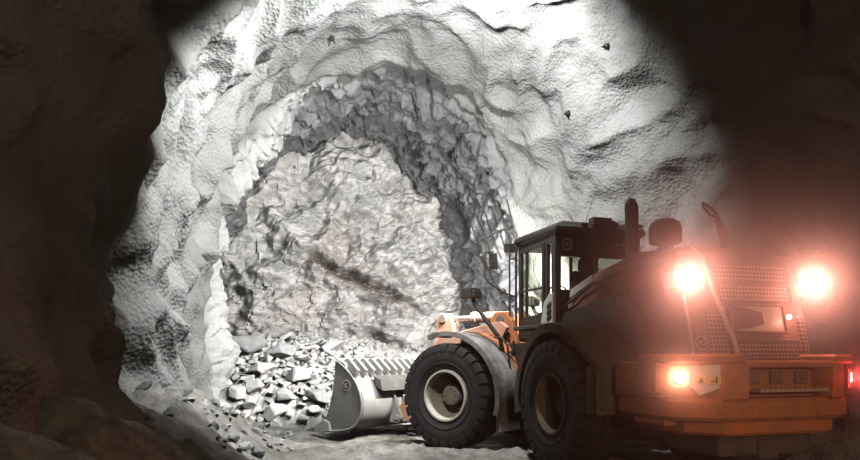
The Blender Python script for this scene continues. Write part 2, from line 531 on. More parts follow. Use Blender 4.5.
FACE_S = 20.4
SEAM_A, SEAM_B = (.75, 4.5), (3.6, 3.2)        # brown ledge across the face (lat, h)
def make_face():
    st = .05
    L = np.arange(-3.2, 7.6, st); Hh = np.arange(-.5, 8.9, st)
    vs, seam = [], []
    for h in Hh:
        for lat in L:
            p = tun(lat, FACE_S, h)
            r2 = ((lat - 1.9) / 4.2) ** 2 + ((h - 3) / 4.8) ** 2
            q = p + Vector((noise.noise(p * .9), noise.noise(p * .9 + Vector((4, 4, 4))), noise.noise(p * .9 + Vector((8, 1, 2))))) * .12
            d = .5 * noise.noise(p * .35) + 1.0 * tri(lat, h, .75, -.6, 1.5, 1.0) + .58 * tri(lat, h, 1.6, .7, 1.5, 2.0) + .26 * tri(lat, h, 3.4, -.5, 1.6, 3.0) + .12 * tri(lat, h, 7, .3, 1.3, 4.0) + facet(q, 1.6, .10, ROT2, (1, 1, 2), .5)
            # the brown seam ledge: a groove under a lip
            ax, ay = SEAM_B[0] - SEAM_A[0], SEAM_B[1] - SEAM_A[1]
            ll = math.hypot(ax, ay)
            t = ((lat - SEAM_A[0]) * ax + (h - SEAM_A[1]) * ay) / ll
            y = ((lat - SEAM_A[0]) * -ay + (h - SEAM_A[1]) * ax) / ll + .10 * noise.noise(p * 1.7)
            along = sm(-.3, .3, t) * (1 - sm(ll - .5, ll + .4, t))
            g = along * max(0, 1 - abs(y) / .17)
            d += .55 * g - .30 * along * max(0, 1 - abs(y - .30) / .20)
            d -= .9 * max(0, r2 - .75) * .6           # concave bowl
            s = FACE_S + d
            if h < 2.2: s -= .5 * (2.2 - h) * .6
            vs.append(tun(lat, s, h)); seam.append(min(1, along * max(0, 1.25 - abs(y + .05) / .26)))
    w = len(L); fs = []
    for r in range(len(Hh) - 1):
        for c in range(w - 1):
            fs.append((r * w + c, r * w + c + 1, (r + 1) * w + c + 1, (r + 1) * w + c))
    me = bpy.data.meshes.new('wall_back'); me.from_pydata(vs, [], fs)
    at = me.attributes.new('seam', 'FLOAT', 'POINT'); at.data.foreach_set('value', seam)
    me.materials.append(M['face'])
    o = bpy.data.objects.new('wall_back', me); COL.objects.link(o); o['kind'] = 'structure'
    return o
walls.append(make_face())

def floor_z(x, y):
    lat, s = to_tun(x, y)
    p = Vector((x, y, 0))
    z = .05 * noise.noise(p * .6) + .03 * noise.noise(p * 1.9)
    # banked rubble foot of the left wall
    bank = sm(.15, -1.9, lat) if lat < .15 else 0
    bank = (1 - sm(-1.9, .15, lat))
    z += bank * (1.0 + .25 * noise.noise(p * .8)) * (1 - .6 * sm(11, 14.5, s)) + bank * (.12 * noise.noise(p * 1.6) + crease(p, 2.2, .22, ROT1, (1, 1, 1), 1.1) + crease(p, 5.5, .09, ROT2))
    # churned mud ridge across the foreground
    ridge = math.exp(-((y - 10.2 - .25 * noise.noise(Vector((x, 0, 3)))) / .55) ** 2) * sm(-2.4, -1.6, x) * (1 - sm(.9, 2.0, x))
    z += ridge * (.14 + .12 * noise.noise(p * 2.2) + facet(p, 6, .06, ROT2))
    rut = math.exp(-((lat - 2.7) / .3) ** 2) + math.exp(-((lat - .9) / .3) ** 2)
    z -= .05 * rut
    z += .018 * noise.noise(p * 7) + .01 * noise.noise(p * 16)
    return z

def make_floor():
    xs = list(np.arange(-8.5, 10.5, .075)); ys = list(np.arange(-5.5, 5, .3)) + list(np.arange(5, 20.5, .08))
    vs = [(x, y, floor_z(x, y)) for y in ys for x in xs]
    w = len(xs); fs = [(r * w + c, r * w + c + 1, (r + 1) * w + c + 1, (r + 1) * w + c) for r in range(len(ys) - 1) for c in range(w - 1)]
    me = bpy.data.meshes.new('floor'); me.from_pydata(vs, [], fs)
    me.polygons.foreach_set('use_smooth', [True] * len(fs))
    me.materials.append(M['floor'])
    o = bpy.data.objects.new('floor', me); COL.objects.link(o); o['kind'] = 'structure'
    return o
floor = make_floor()

# ------------------------------------------------------------------ muck pile
def heap_z(x, y):
    """height of the blasted heap against the face"""
    lat, s = to_tun(x, y)
    toe = 14.75 + .25 * noise.noise(Vector((x * .8, 1, 1))) + .95 * sm(.6, 2.3, lat)
    t = s - toe
    if t <= 0: return -1 + .4 * t
    z = .10 + 2.2 * (1 - math.exp(-t / 1.9)) * (1 - .25 * sm(1.5, 5, lat))
    z *= 1 - .12 * sm(-.5, -1.6, lat)
    z += .12 * noise.noise(Vector((x, y, 0)) * 1.3)
    return z

def heap():
    st = .07
    xs = np.arange(-7, 4.5, st); ys = np.arange(13.2, 21.2, st)
    vs = []
    for y in ys:
        for x in xs:
            p = Vector((x, y, 0)); z = heap_z(x, y)
            vs.append((x, y, z - .06 + facet(p, 5.0, .16, ROT1, (1, 1, 1), .9) + facet(p, 11, .06, ROT2)))
    w = len(xs)
    fs = []
    for r in range(len(ys) - 1):
        for c in range(w - 1):
            q = (r * w + c, r * w + c + 1, (r + 1) * w + c + 1, (r + 1) * w + c)
            if max(vs[i][2] for i in q) > -.25: fs.append(q)
    used = sorted({i for q in fs for i in q}); mp = {v: i for i, v in enumerate(used)}
    me = bpy.data.meshes.new('rubble_heap'); me.from_pydata([vs[i] for i in used], [], [tuple(mp[i] for i in q) for q in fs])
    me.materials.append(M['rubble'])
    o = bpy.data.objects.new('rubble_heap', me); COL.objects.link(o)
    tag(o, 'fine grey rubble filling the gaps of the blasted heap below the rock face', 'rubble', None, 'stuff')
    return o
heap()

def rock_mesh(seed, flat=1.0, n=15):
    r = random.Random(seed)
    bm = bmesh.new()
    for _ in range(n):
        v = Vector((r.gauss(0, 1), r.gauss(0, 1), r.gauss(0, 1))).normalized()
        # push towards a blocky hull
        m = max(abs(v.x), abs(v.y), abs(v.z)); v = v.lerp(v / m, .55)
        v *= r.uniform(.82, 1.05)
        bm.verts.new((v.x * r.uniform(.95, 1.25), v.y * .9, v.z * .72 * flat))
    bmesh.ops.convex_hull(bm, input=bm.verts)
    lo = [v for v in bm.verts if not v.link_faces]
    bmesh.ops.delete(bm, geom=lo, context='VERTS')
    bmesh.ops.dissolve_limit(bm, angle_limit=R(14), verts=bm.verts, edges=bm.edges)
    bmesh.ops.bevel(bm, geom=list(bm.edges), offset=.05, segments=1, affect='EDGES', profile=.6)
    me = bpy.data.meshes.new('rock'); bm.to_mesh(me); bm.free()
    me.materials.append(M['stone'])
    return me
ROCKS = [rock_mesh(i, [1, .8, .65][i % 3]) for i in range(22)]
ROCKS_DK = []
for i in range(6):
    m_ = ROCKS[i * 3].copy(); m_.materials.clear(); m_.materials.append(M['stone_dk']); ROCKS_DK.append(m_)

placed = []
def put_rock(x, y, r, label, group, me=None, sink=.35, rot=None, z=None, name='rock'):
    o = bpy.data.objects.new(name, me or rnd.choice(ROCKS)); COL.objects.link(o)
    if z is None: z = max(heap_z(x, y), floor_z(x, y))
    o.location = (x, y, z + r * .72 * (1 - sink))
    o.rotation_euler = rot or (rnd.uniform(-.5, .5), rnd.uniform(-.5, .5), rnd.uniform(0, 6.28))
    o.scale = (r * rnd.uniform(.9, 1.2), r * rnd.uniform(.85, 1.1), r * rnd.uniform(.85, 1.15))
    tag(o, label, 'rock', group)
    placed.append((x, y, r))
    return o

F, HOR, CH = 680.0, 358.0, 1.5
def at_floor(px, py, h=0.0):
    y = F * (CH - h) / (py - HOR); return (px - 430) / F * y, y

# boulders that can be told apart
x, y = at_floor(299, 424); put_rock(x, y, .30, 'rounded pale boulder at the toe of the heap, left of the bucket corner', None, ROCKS[3], .1, (.1, 0, .4), name='boulder')
x, y = at_floor(404, 433, .03); put_rock(x, y, .13, 'small flat stone lying alone on the road between bucket and front wheel', None, ROCKS[2], .3, (0, 0, .3), name='stone')
x, y = at_floor(353, 436, .0); put_rock(x, y, .10, 'small dark stone alone on the pale road in front of the bucket', None, ROCKS_DK[0], .3, (0, 0, 1), name='stone')
big = [(248, 352, 2.0, .46, 'big dark grey block at the left top of the heap against the face', 1),
       (281, 357, 1.75, .36, 'flat topped grey block on the heap crest right of the dark block', 1),
       (262, 374, 1.25, .30, 'long grey slab lying below the two blocks on the heap crest', 0),
       (335, 352, 1.8, .36, 'wide pale slab at the top of the heap straight above the bucket corner', 0),
       (385, 350, 1.9, .42, 'large pale block at the foot of the face behind the bucket top', 0),
       (318, 400, .45, .27, 'grey shadowed boulder beside the bucket side plate', 1)]
for px, py, h, r, lab, dk in big:
    yy = F * (h - CH) / (HOR - py) if abs(HOR - py) > 8 else 17.0
    yy = 16.8 if not 14.5 < yy < 18.0 else yy
    for t in np.arange(13.5, 18.6, .05):          # walk the sight line down to the heap
        xx = (px - 430) / F * t; zz = CH + (HOR - py) / F * t
        if heap_z(xx, t) >= zz: yy = t; break
    xx = (px - 430) / F * yy
    put_rock(xx, yy, r, lab, None, (ROCKS_DK if dk else ROCKS)[rnd.randrange(6)], .45, (rnd.uniform(-.2, .2), rnd.uniform(-.3, .3), rnd.uniform(0, 6)), name='boulder')

GR = 'pale broken rocks of the blasted heap'
LB = 'pale angular broken rock in the blasted heap left of and behind the bucket'
n = 0; tries = 0
while n < 285 and tries < 14000:
    tries += 1
    lat = rnd.uniform(-1.6, 1.3) if rnd.random() < .85 else rnd.uniform(1.3, 4.2); s = rnd.uniform(14.5, 18.2)
    if rnd.random() < (s - 14.5) * .22: continue
    p = tun(lat, s, 0); x, y = p.x, p.y
    if heap_z(x, y) < -.2: continue
    # not where the bucket stands
    if x > -2.05 + (y - 13) * .62 and y < 15.8 and x > -2.1: continue
    k_ = rnd.random() ** (1.0 + tries / 3500)
    r = .095 + .17 * k_ ** 1.8
    if any((x - a) ** 2 + (y - b) ** 2 < (.68 * (r + c)) ** 2 for a, b, c in placed): continue
    put_rock(x, y, r, LB, GR, sink=.15); n += 1

GR2 = 'small stones along the left wall foot'
for i in range(150):
    lat = rnd.uniform(-1.75, .1); s = rnd.uniform(8.2, 14.2)
    p = tun(lat, s, 0)
    r = .03 + .085 * rnd.random() ** 2.2
    if any((p.x - a) ** 2 + (p.y - b) ** 2 < (r + c) ** 2 for a, b, c in placed): continue
    put_rock(p.x, p.y, r, 'small stone on the rubble bank at the foot of the left tunnel wall', GR2, rnd.choice(ROCKS_DK + ROCKS[:4]), .3, z=floor_z(p.x, p.y), name='stone')

# puddle
mb = MB(); x0, y0 = at_floor(245, 436)
ring = []
for i in range(28):
    a = i / 28 * 2 * math.pi; q = 1 + .3 * noise.noise(Vector((math.cos(a) * 1.4, math.sin(a) * 1.4, 5)))
    ring.append((x0 + .75 * q * math.cos(a), y0 + .9 * q * math.sin(a)))
mb.prism(ring, -.06, .045, 'z'); pud = mb.build('puddle', M['water'])
tag(pud, 'shallow muddy puddle on the road in front of the heap near the left wall', 'puddle')
pud['kind'] = 'stuff'

# ------------------------------------------------------------------ the loader
RA, FA = R(18), R(52)
PIV = (2.45, 11.3)
LD = empty('wheel_loader', (PIV[0], PIV[1], 0), R(90) + RA)
tag(LD, 'dusty orange wheel loader seen from behind, rear lamps glowing, bucket turned to the rock heap', 'loader')
FZ = FA - RA     # articulation: the front frame is turned this much to the left

def bld(mb, name, mat, parent=LD, front=False, **kw):
    return mb.build(name, mat, parent, rotz=(FZ if front and parent is LD else 0), **kw)

# wheels ---------------------------------------------------------------
TR, TW = .875, .66
def tire_mb():
    m = MB(); w = TW / 2
    m.lathe([(.43, -w * .72), (.47, -w * .86), (.60, -w * 1.0), (.72, -w * 1.0), (.80, -w * .93), (.83, -w * .75), (.838, 0), (.83, w * .75),
             (.80, w * .93), (.72, w), (.60, w), (.47, w * .86), (.43, w * .72)], axis='y', n=72)
    N = 26
    for sgn in (-1, 1):
        for k in range(N):
            a0 = 2 * math.pi * (k + (.5 if sgn > 0 else 0)) / N
            prof = [(.03, .82), (.03, .872), (w * .72, .875), (w * .96, .858), (w * 1.03, .80), (w * 1.02, .735), (w * .9, .74), (w * .7, .80)]
            vs = []
            for side in (-1, 1):
                for y, r in prof:
                    half = .062 + .02 * (y / w)
                    a = a0 + (side * half + (.10 * (1 - y / w))) / TR
                    vs.append((r * math.cos(a), sgn * y, r * math.sin(a)))
            n_ = len(prof)
            fs = [tuple(range(n_)), tuple(range(n_, 2 * n_))[::-1]] + [(i, (i + 1) % n_, n_ + (i + 1) % n_, n_ + i) for i in range(n_)]
            m.add(vs, fs)
    # raised sidewall rings
    for sgn in (-1, 1):
        m.lathe([(.535, sgn * w * .955), (.54, sgn * (w * .955 + .014)), (.555, sgn * (w * .965 + .012)), (.56, sgn * w * .96)], axis='y', n=64)
    return m
def wheel(x, y, front, s, steer=0):
    t = tire_mb().build('tire', M['rubber'], LD, smooth=35, loc=None)
    c = Vector((x, y, TR))
    if front:
        c = Matrix.Rotation(FZ, 4, 'Z') @ c
    t.location = c; t.rotation_euler = (0, rnd.uniform(0, .2), FZ if front else 0)
    w = TW / 2
    m = MB()
    m.lathe([(.43, s * w * .6), (.435, s * w * .84), (.425, s * w * .92), (.395, s * w * .92), (.385, s * w * .84), (.375, s * w * .55)], axis='y', n=56)
    rim = m.build('rim', M['rim' if front else 'rim_shade'], t, smooth=35); rim['label'] = 'cream wheel rim' if front else 'cream wheel rim with shade painted in'
    m = MB()
    m.lathe([(.40, s * w * .60), (.37, s * w * .50), (.33, s * w * .15), (.30, s * w * .02), (.20, s * w * .02), (.19, s * w * .25), (.16, s * w * .38), (.06, s * w * .40), (.0001, s * w * .40)], axis='y', n=40)
    for i in range(16):
        a = i / 16 * 2 * math.pi
        m.lathe([(.016, 0), (.016, s * .03), (.0001, s * .03)], (.25 * math.cos(a), s * w * .02, .25 * math.sin(a)), 'y', 6)
    for i in range(8):
        a = i / 8 * 2 * math.pi
        m.lathe([(.010, 0), (.010, s * .02), (.0001, s * .02)], (.115 * math.cos(a), s * w * .39, .115 * math.sin(a)), 'y', 6)
    hub = m.build('hub', M['rim_in'], t, smooth=35)
    # inner side of the rim
    m = MB(); m.lathe([(.43, -s * w * .6), (.42, -s * w * .84), (.385, -s * w * .8), (.36, -s * w * .2), (.0001, -s * w * .15)], axis='y', n=32)
    m.build('rim', M['rim_in'], t, smooth=35)
    return t
for y in (1.12, -1.12):
    s = 1 if y > 0 else -1
    wheel(-1.7, y, False, s); wheel(1.7, y, True, s)

# rear frame ------------------------------------------------------------
m = MB()
m.box((-1.9, 0, .95), (3.8, .9, .5)); m.box((-.25, 0, .85), (.6, .55, .95)); m.box((-.05, 0, .55), (.34, .34, .16)); m.box((-.05, 0, 1.25), (.34, .34, .16))
bld(m, 'rear_frame', M['black'], bevel=.02)
m = MB(); m.tube([(-1.7, -1.0, .86), (-1.7, 1.0, .86)], .2, 16)
m.lathe([(.0001, -.32), (.26, -.24), (.33, 0), (.26, .24), (.0001, .32)], (-1.7, 0, .86), 'y', 20)
bld(m, 'rear_axle', M['black'], smooth=40)
# hood --------------------------------------------------------------------
hs = [(-.80, 2.62, .60, 2.74), (-1.3, 2.78, .64, 2.80), (-2.2, 2.91, .66, 2.86), (-3.2, 2.84, .66, 2.76), (-3.60, 2.75, .64, 2.66)]
def hood_section(x, ztop, hw, _z):
    e = ztop - .26
    return [(x, hw + .08, 1.45), (x, hw + .08, 1.9), (x, hw + .05, e - .25), (x, hw + .015, e), (x, hw - .16, ztop - .06), (x, hw - .28, ztop), (x, -(hw - .28), ztop), (x, -(hw - .16), ztop - .06), (x, -(hw + .015), e), (x, -(hw + .05), e - .25), (x, -(hw + .08), 1.9), (x, -(hw + .08), 1.45)]
m = MB(); vs = []; fs = []
for q in hs: vs += hood_section(*q)
K_ = 12
for i in range(len(hs) - 1):
    for j in range(K_ - 1): fs.append((i * K_ + j, i * K_ + j + 1, (i + 1) * K_ + j + 1, (i + 1) * K_ + j))
fs.append(tuple(range(K_))); fs.append(tuple(range((len(hs) - 1) * K_, len(hs) * K_))[::-1])
m.add(vs, fs)
hood = bld(m, 'hood', M['hood'], smooth=22)
# crease strip along the hood flank
m = MB()
for s in (1, -1):
    m.tube([(-.78, s * .665, 2.30), (-1.1, s * .70, 2.37), (-1.6, s * .712, 2.53), (-2.4, s * .70, 2.66), (-3.3, s * .69, 2.62)], .016, 6)
m.build('trim_strip', M['black'], hood)
m = MB(); m.prism([(-.95, 2.40), (-1.60, 2.58), (-1.60, 2.68), (-.98, 2.52)], .668, .690, 'y')
m.build('name_plate', M['decal_w'], hood)['label'] = 'pale name plate'
text_obj('lettering', 'ZW310', M['decal_k'], hood, (-1.22, .715, 2.40), (R(82), R(-14), R(180)), .15)
# side panels below the hood: dark, with panel gap and handle
m = MB(); m.prism([(-.7, 1.35), (-2.9, 1.35), (-2.9, 2.02), (-2.5, 2.36), (-.95, 2.18), (-.7, 1.9)], .72, .78, 'y', .015)
m.build('side_panel', M['black'], hood)
m = MB(); m.prism([(-.7, 1.35), (-2.9, 1.35), (-2.9, 2.02), (-2.5, 2.36), (-.95, 2.18), (-.7, 1.9)], -.72, -.78, 'y', .015)
m.build('side_panel', M['black'], hood)
m = MB(); m.tube([(-2.30, .80, 2.24), (-2.30, .835, 2.24), (-2.42, .85, 2.31), (-2.54, .835, 2.31), (-2.54, .80, 2.31)], .014, 8)
m.build('handle', M['black'], hood)

# rear door / cooling group: a sloping rear face ----------------------------
def rp(y, z, out=0.0):
    """point on the rear face, which leans out towards its foot"""
    return (-3.60 - .30 * (2.78 - z) / 1.25 - out, y, z)
RT = [2.80, 1.48]
m = MB()
prof = [(-3.45, 1.48), (-3.90, 1.48), (-3.83, 1.8), (-3.72, 2.3), (-3.65, 2.58), (-3.60, 2.70), (-3.45, 2.75)]
m.prism(prof, -.78, .78, 'y', .03)
rear = bld(m, 'rear_door', M['hood'])
M['perf'] = mesh_screen('perforated_screen', (.42, .26, .20), 21, 21)
def rear_panel(name, y0, y1, z0, z1, mat, out=.012, th=.02, parent=rear, border=None):
    m = MB(); vs = []
    for o_ in (out, out - th):
        for y, z in ((y0, z0), (y1, z0), (y1, z1), (y0, z1)): vs.append(rp(y, z, o_))
    m.add(vs, [(0, 1, 2, 3), (7, 6, 5, 4), (0, 4, 5, 1), (1, 5, 6, 2), (2, 6, 7, 3), (3, 7, 4, 0)])
    return m.build(name, mat, parent)
def frame_bars(name, y0, y1, z0, z1, mat, r=.014, out=.02):
    m = MB()
    c = [rp(y0, z0, out), rp(y1, z0, out), rp(y1, z1, out), rp(y0, z1, out)]
    for i in range(4): m.tube([c[i], c[(i + 1) % 4]], r, 6)
    return m.build(name, mat, rear)
rear_panel('mesh_screen', .42, -.60, 2.36, 2.57, M['perf'], .02)
rear_panel('mesh_screen', .40, -.62, 2.15, 2.33, M['perf'], .02)
rear_panel('mesh_screen', .30, -.60, 1.50, 1.70, M['perf'], .03)
rear_panel('mesh_screen', .61, .38, 1.50, 2.0, M['perf'], .02)
rear_panel('mesh_screen', -.66, -.76, 1.50, 2.0, M['perf'], .02)
for (z0, z1) in ((2.36, 2.57), (2.15, 2.33)):
    frame_bars('screen_frame', .42, -.62, z0, z1, M['hood'])
frame_bars('screen_frame', .30, -.60, 1.50, 1.70, M['hood'], .02, .03)
# the lit camera hatch: shallow box with a bright glassy plate and a dark wedge
rear_panel('hatch_back', .36, -.42, 1.80, 2.09, M['lensbody'], .045, .06)['label'] = 'pale lit hatch plate'
m = MB(); vs = []
for o_ in (.10, .04):
    for y, z in ((.34, 1.815), (.10, 1.84), (-.08, 1.88), (-.08, 2.01), (.10, 2.05), (.34, 2.08)): vs.append(rp(y, z, o_))
m.add(vs, [(0, 1, 2, 3, 4, 5), (11, 10, 9, 8, 7, 6)] + [(i, (i + 1) % 6, 6 + (i + 1) % 6, 6 + i) for i in range(6)])
m.build('rear_camera_hood', M['hood'], rear)
frame_bars('hatch_frame', .37, -.43, 1.79, 2.10, M['hood'], .018, .055)
m = MB(); m.tube([rp(.345, 1.83, .09), rp(.345, 2.07, .09)], .012, 6); m.build('latch_bar', M['handrail'], rear)
# tubular guards
m = MB(); m.tube([(-3.54, .60, 2.76), rp(.57, 2.64, .05), rp(.50, 2.2, .07), rp(.36, 1.70, .08), rp(.33, 1.47, .06)], .024, 10)
m.build('guard_tube', M['handrail'], rear, smooth=60)['label'] = 'bright steel guard tube'
m = MB(); m.tube([(-3.66, .80, 2.2), (-3.78, .82, 1.9), (-3.86, .82, 1.5)], .016, 8)
m.build('guard_tube', M['handrail'], rear, smooth=60)
# upper rear lamp pods
for s, yy in ((1, .84), (-1, -.90)):
    m = MB(); m.box((-3.60, yy * .985, 2.37), (.20, .24, .22)); pod = m.build('work_lamp', M['black'], LD, bevel=.02)
    m = MB(); m.lathe([(.0001, -.045), (.06, -.04), (.095, -.015), (.10, 0)], (-3.705, yy, 2.37), 'x', 24)
    l_ = m.build('lens', M['lamp_hot'], pod); l_['label'] = 'glowing lamp lens'
m = MB(); m.lathe([(.0001, -.03), (.022, -.02), (.03, 0)], rp(-.50, 1.97, .05), 'x', 16)
m.build('marker_lamp', M['lamp_small'], rear)['label'] = 'small glowing lamp'
m = MB(); m.lathe([(.0001, -.014), (.012, -.010), (.016, 0)], rp(.12, 2.30, .03), 'x', 12)
m.build('lock_button', M['handrail'], rear)
# speed disc 40 on the rear
def disc40(parent, c, r, rot, name='speed_sign'):
    m = MB()
    o = bpy.data.objects.new(name, None)
    bpy.data.objects.remove(o)
    m.lathe([(.0001, .004), (r, .004), (r, 0)], (0, 0, 0), 'z', 40)
    d = m.build(name, M['decal_k'], parent); d.location = c; d.rotation_euler = rot
    m = MB(); m.lathe([(r * .72, .0055), (r * .74, .007), (r * .88, .007), (r * .9, .0055)], (0, 0, 0), 'z', 40, True)
    e = m.build('ring', M['decal_grey'], d)
    t = text_obj('numerals', '40', M['decal_grey'], d, (0, 0, .007), (0, 0, 0), r * 1.05)
    d['label'] = 'round speed sign reading 40'
    return d
disc40(rear, rp(.735, 1.66, .006), .095, (R(77), 0, R(-90)))

# exhaust, air cleaner, folded tool -----------------------------------------
m = MB()
m.tube([(-1.5, -.02, 2.7), (-1.5, -.02, 3.55), (-1.5, -.01, 3.70), (-1.49, .0, 3.78), (-1.48, .01, 3.815)], .10, 20, True, [.085, .095, .098, .075, .03])
for z in (3.42, 3.30): m.box((-1.5, -.15, z), (.05, .11, .04), (.25, 0, 0))
ex = bld(m, 'exhaust_stack', M['black'], smooth=40)
m = MB(); m.lathe([(.12, 2.7), (.12, 3.03), (.10, 3.10), (.20, 3.12), (.225, 3.15), (.225, 3.33), (.20, 3.41), (.13, 3.46), (.0001, 3.475)], (-1.85, -.33, 0), 'z', 32)
m.box((-1.85, -.55, 3.28), (.06, .04, .10))
bld(m, 'air_precleaner', M['black'], smooth=40)
m = MB(); b0 = Vector((-3.25, -.17, 2.80)); b1 = Vector((-3.22, -.03, 3.24))
m.tube([b0, b0.lerp(b1, .3), b0.lerp(b1, .85), b1], .04, 10, True, [.062, .058, .034, .026])
m.box(b0 + Vector((0, 0, .0)), (.14, .16, .08))
hd = bld(m, 'hood_stay', M['hood'], smooth=50)
m = MB(); a = Vector(b1); m.tube([a, a + Vector((0, .06, .06)), a + Vector((0, .17, .115)), a + Vector((0, .20, .13)), a + Vector((0, .195, .085)), a + Vector((0, .10, -.01)), a + Vector((0, .02, -.02)), a], .016, 8)
m.build('loop_handle', M['black'], hd, smooth=60)

# counterweight ------------------------------------------------------------
def sym(poly): return poly
m = MB()
# lower slab
outer = [(-3.02, 1.25), (-3.85, 1.27), (-4.05, 1.20), (-4.30, .92), (-4.36, .60), (-4.38, 0), (-4.36, -.60), (-4.30, -.92), (-4.05, -1.20), (-3.85, -1.27), (-3.02, -1.25)]
low = [(x * .985 - .02 if x < -3.1 else x, y * .965) for x, y in outer]
m.prism(low, .84, 1.08, 'z', .04)
m.prism([(-3.02, .95), (-3.9, .98), (-4.22, .72), (-4.26, 0), (-4.22, -.72), (-3.9, -.98), (-3.02, -.95)], .68, .86, 'z', .03)
# shoulders left and right with cut away corners for the lamps
for s in (1, -1):
    m.prism([(-3.02, s * .60), (-3.02, s * 1.25), (-3.80, s * 1.27), (-3.98, s * 1.08), (-4.12, s * .86), (-4.30, s * .80), (-4.37, s * .56), (-4.05, s * .52)], 1.06, 1.46, 'z', .02)
    m.prism([(-3.30, s * .70), (-3.45, s * 1.24), (-3.86, s * 1.27), (-4.07, s * 1.20), (-4.31, s * .92), (-4.37, s * .60), (-4.05, s * .52)], 1.44, 1.54, 'z', .025)
# recess back and lintel
m.prism([(-3.5, .62), (-4.12, .62), (-4.12, -.62), (-3.5, -.62)], 1.06, 1.42, 'z', .01)
m.prism([(-3.5, .62), (-4.37, .60), (-4.38, 0), (-4.37, -.60), (-3.5, -.62)], 1.40, 1.475, 'z', .02)
cw = bld(m, 'counterweight', M['orange'], smooth=30)
m = MB(); m.box((-3.45, 1.265, 1.12), (.86, .012, .015)); m.build('panel_gap', M['black'], cw)
m = MB(); m.box((-4.30, -.02, 1.16), (.20, .92, .03))
for i in range(14): m.box((-4.39, .40 - i * .065, 1.18), (.012, .03, .02))
m.build('step_plate', M['handrail'], cw)
m = MB()
for y in (.30, -.02, -.36):
    m = MB(); m.box((-4.14, y, 1.29), (.05, .16, .14))
    if y < -.3: m.lathe([(.0001, -.06), (.04, -.06), (.04, 0)], (-4.12, -.36, 1.30), 'x', 16)
    m.build('tow_lug', M['hood'], cw, bevel=.01)
m = MB(); m.box((-3.55, 1.13, .80), (.55, .10, .06)); m.box((-3.80, 1.10, .84), (.06, .16, .14)); m.build('skirt_bracket', M['orange'], cw, bevel=.01)
# lamp clusters in the corners
for s in (1, -1):
    red = s < 0
    m = MB()
    if not red:
        pts = [(-4.065, 1.055, 1.435), (-4.27, .80, 1.445), (-4.30, .755, 1.33), (-4.28, .775, 1.20), (-4.13, .97, 1.10), (-4.06, 1.06, 1.22)]
        off = Vector((.16, -.12, 0))
        vs = pts + [tuple(Vector(p) + off) for p in pts]
        m.add(vs, [tuple(range(6)), tuple(range(6, 12))[::-1]] + [(i, (i + 1) % 6, 6 + (i + 1) % 6, 6 + i) for i in range(6)])
        lh = m.build('lamp_housing', M['lensbody'], cw, bevel=.015); lh['label'] = 'pale lamp housing with a yellow warning label'
        d = (Vector(pts[1]) - Vector(pts[0])); d.z = 0; d.normalize(); nn = Vector((d.y, -d.x, 0))
        if nn.x > 0: nn = -nn
        c0 = Vector((-4.185, .905, 1.27))
        ang = math.atan2(nn.y, nn.x) + math.pi / 2
        m = MB(); m.box((0, 0, 0), (.25, .006, .085)); q = m.build('warning_label', M['decal_y'], lh); q.location = c0 + nn * .012; q.rotation_euler = (0, 0, ang)
        q['label'] = 'yellow warning label'
        m = MB(); tri = [(-.10, -.028), (-.04, -.028), (-.07, .03)]
        m.prism(tri, -.006, -.004, 'y'); m.box((.045, -.005, -.01), (.05, .002, .012)); m.box((.078, -.005, .0), (.016, .002, .05)); m.box((.078, -.005, .03), (.012, .002, .014))
        # sits flush on the label
        w_ = m.build('warning_symbol', M['decal_k'], lh); w_.location = c0 + nn * .013; w_.rotation_euler = (0, 0, ang)
        m = MB(); m.lathe([(.0001, -.02), (.05, -.015), (.065, 0)], (0, 0, 0), 'x', 24)
        tl = m.build('tail_lamp', M['lamp_tail'], cw); tl.location = (-4.03, 1.135, 1.30); tl.rotation_euler = (0, 0, R(-42)); tl['label'] = 'glowing corner lamp'
        m = MB(); m.lathe([(.075, .01), (.085, -.015), (.07, -.02)], (0, 0, 0), 'x', 24); b_ = m.build('bezel', M['black'], cw); b_.location = (-4.01, 1.13, 1.30); b_.rotation_euler = (0, 0, R(-42))
    else:
        m.box((0, 0, 0), (.10, .20, .24)); lh = m.build('lamp_housing', M['black'], cw, bevel=.015); lh.location = (-4.08, -1.05, 1.27); lh.rotation_euler = (0, 0, R(38))
        m = MB(); m.box((-.055, 0, 0), (.03, .16, .20)); q = m.build('tail_lamp', M['lamp_red'], lh, bevel=.01); q['label'] = 'glowing red tail lamp'
        m = MB(); m.box((-.073, 0, .01), (.01, .075, .10)); q = m.build('bulb', M['lamp_red_hot'], lh, bevel=.004)
# belly under the counterweight
m = MB(); m.prism([(-3.1, .62), (-4.1, .55), (-4.0, .30), (-3.1, .32)], -.6, .6, 'y', .02) if False else None
m.box((-3.55, 0, .58), (.95, 1.25, .30)); m.box((-4.0, 0, .50), (.16, .26, .22)); m.box((-3.0, 0, .50), (.5, .9, .26))
bld(m, 'belly_guard', M['mud'], bevel=.03)

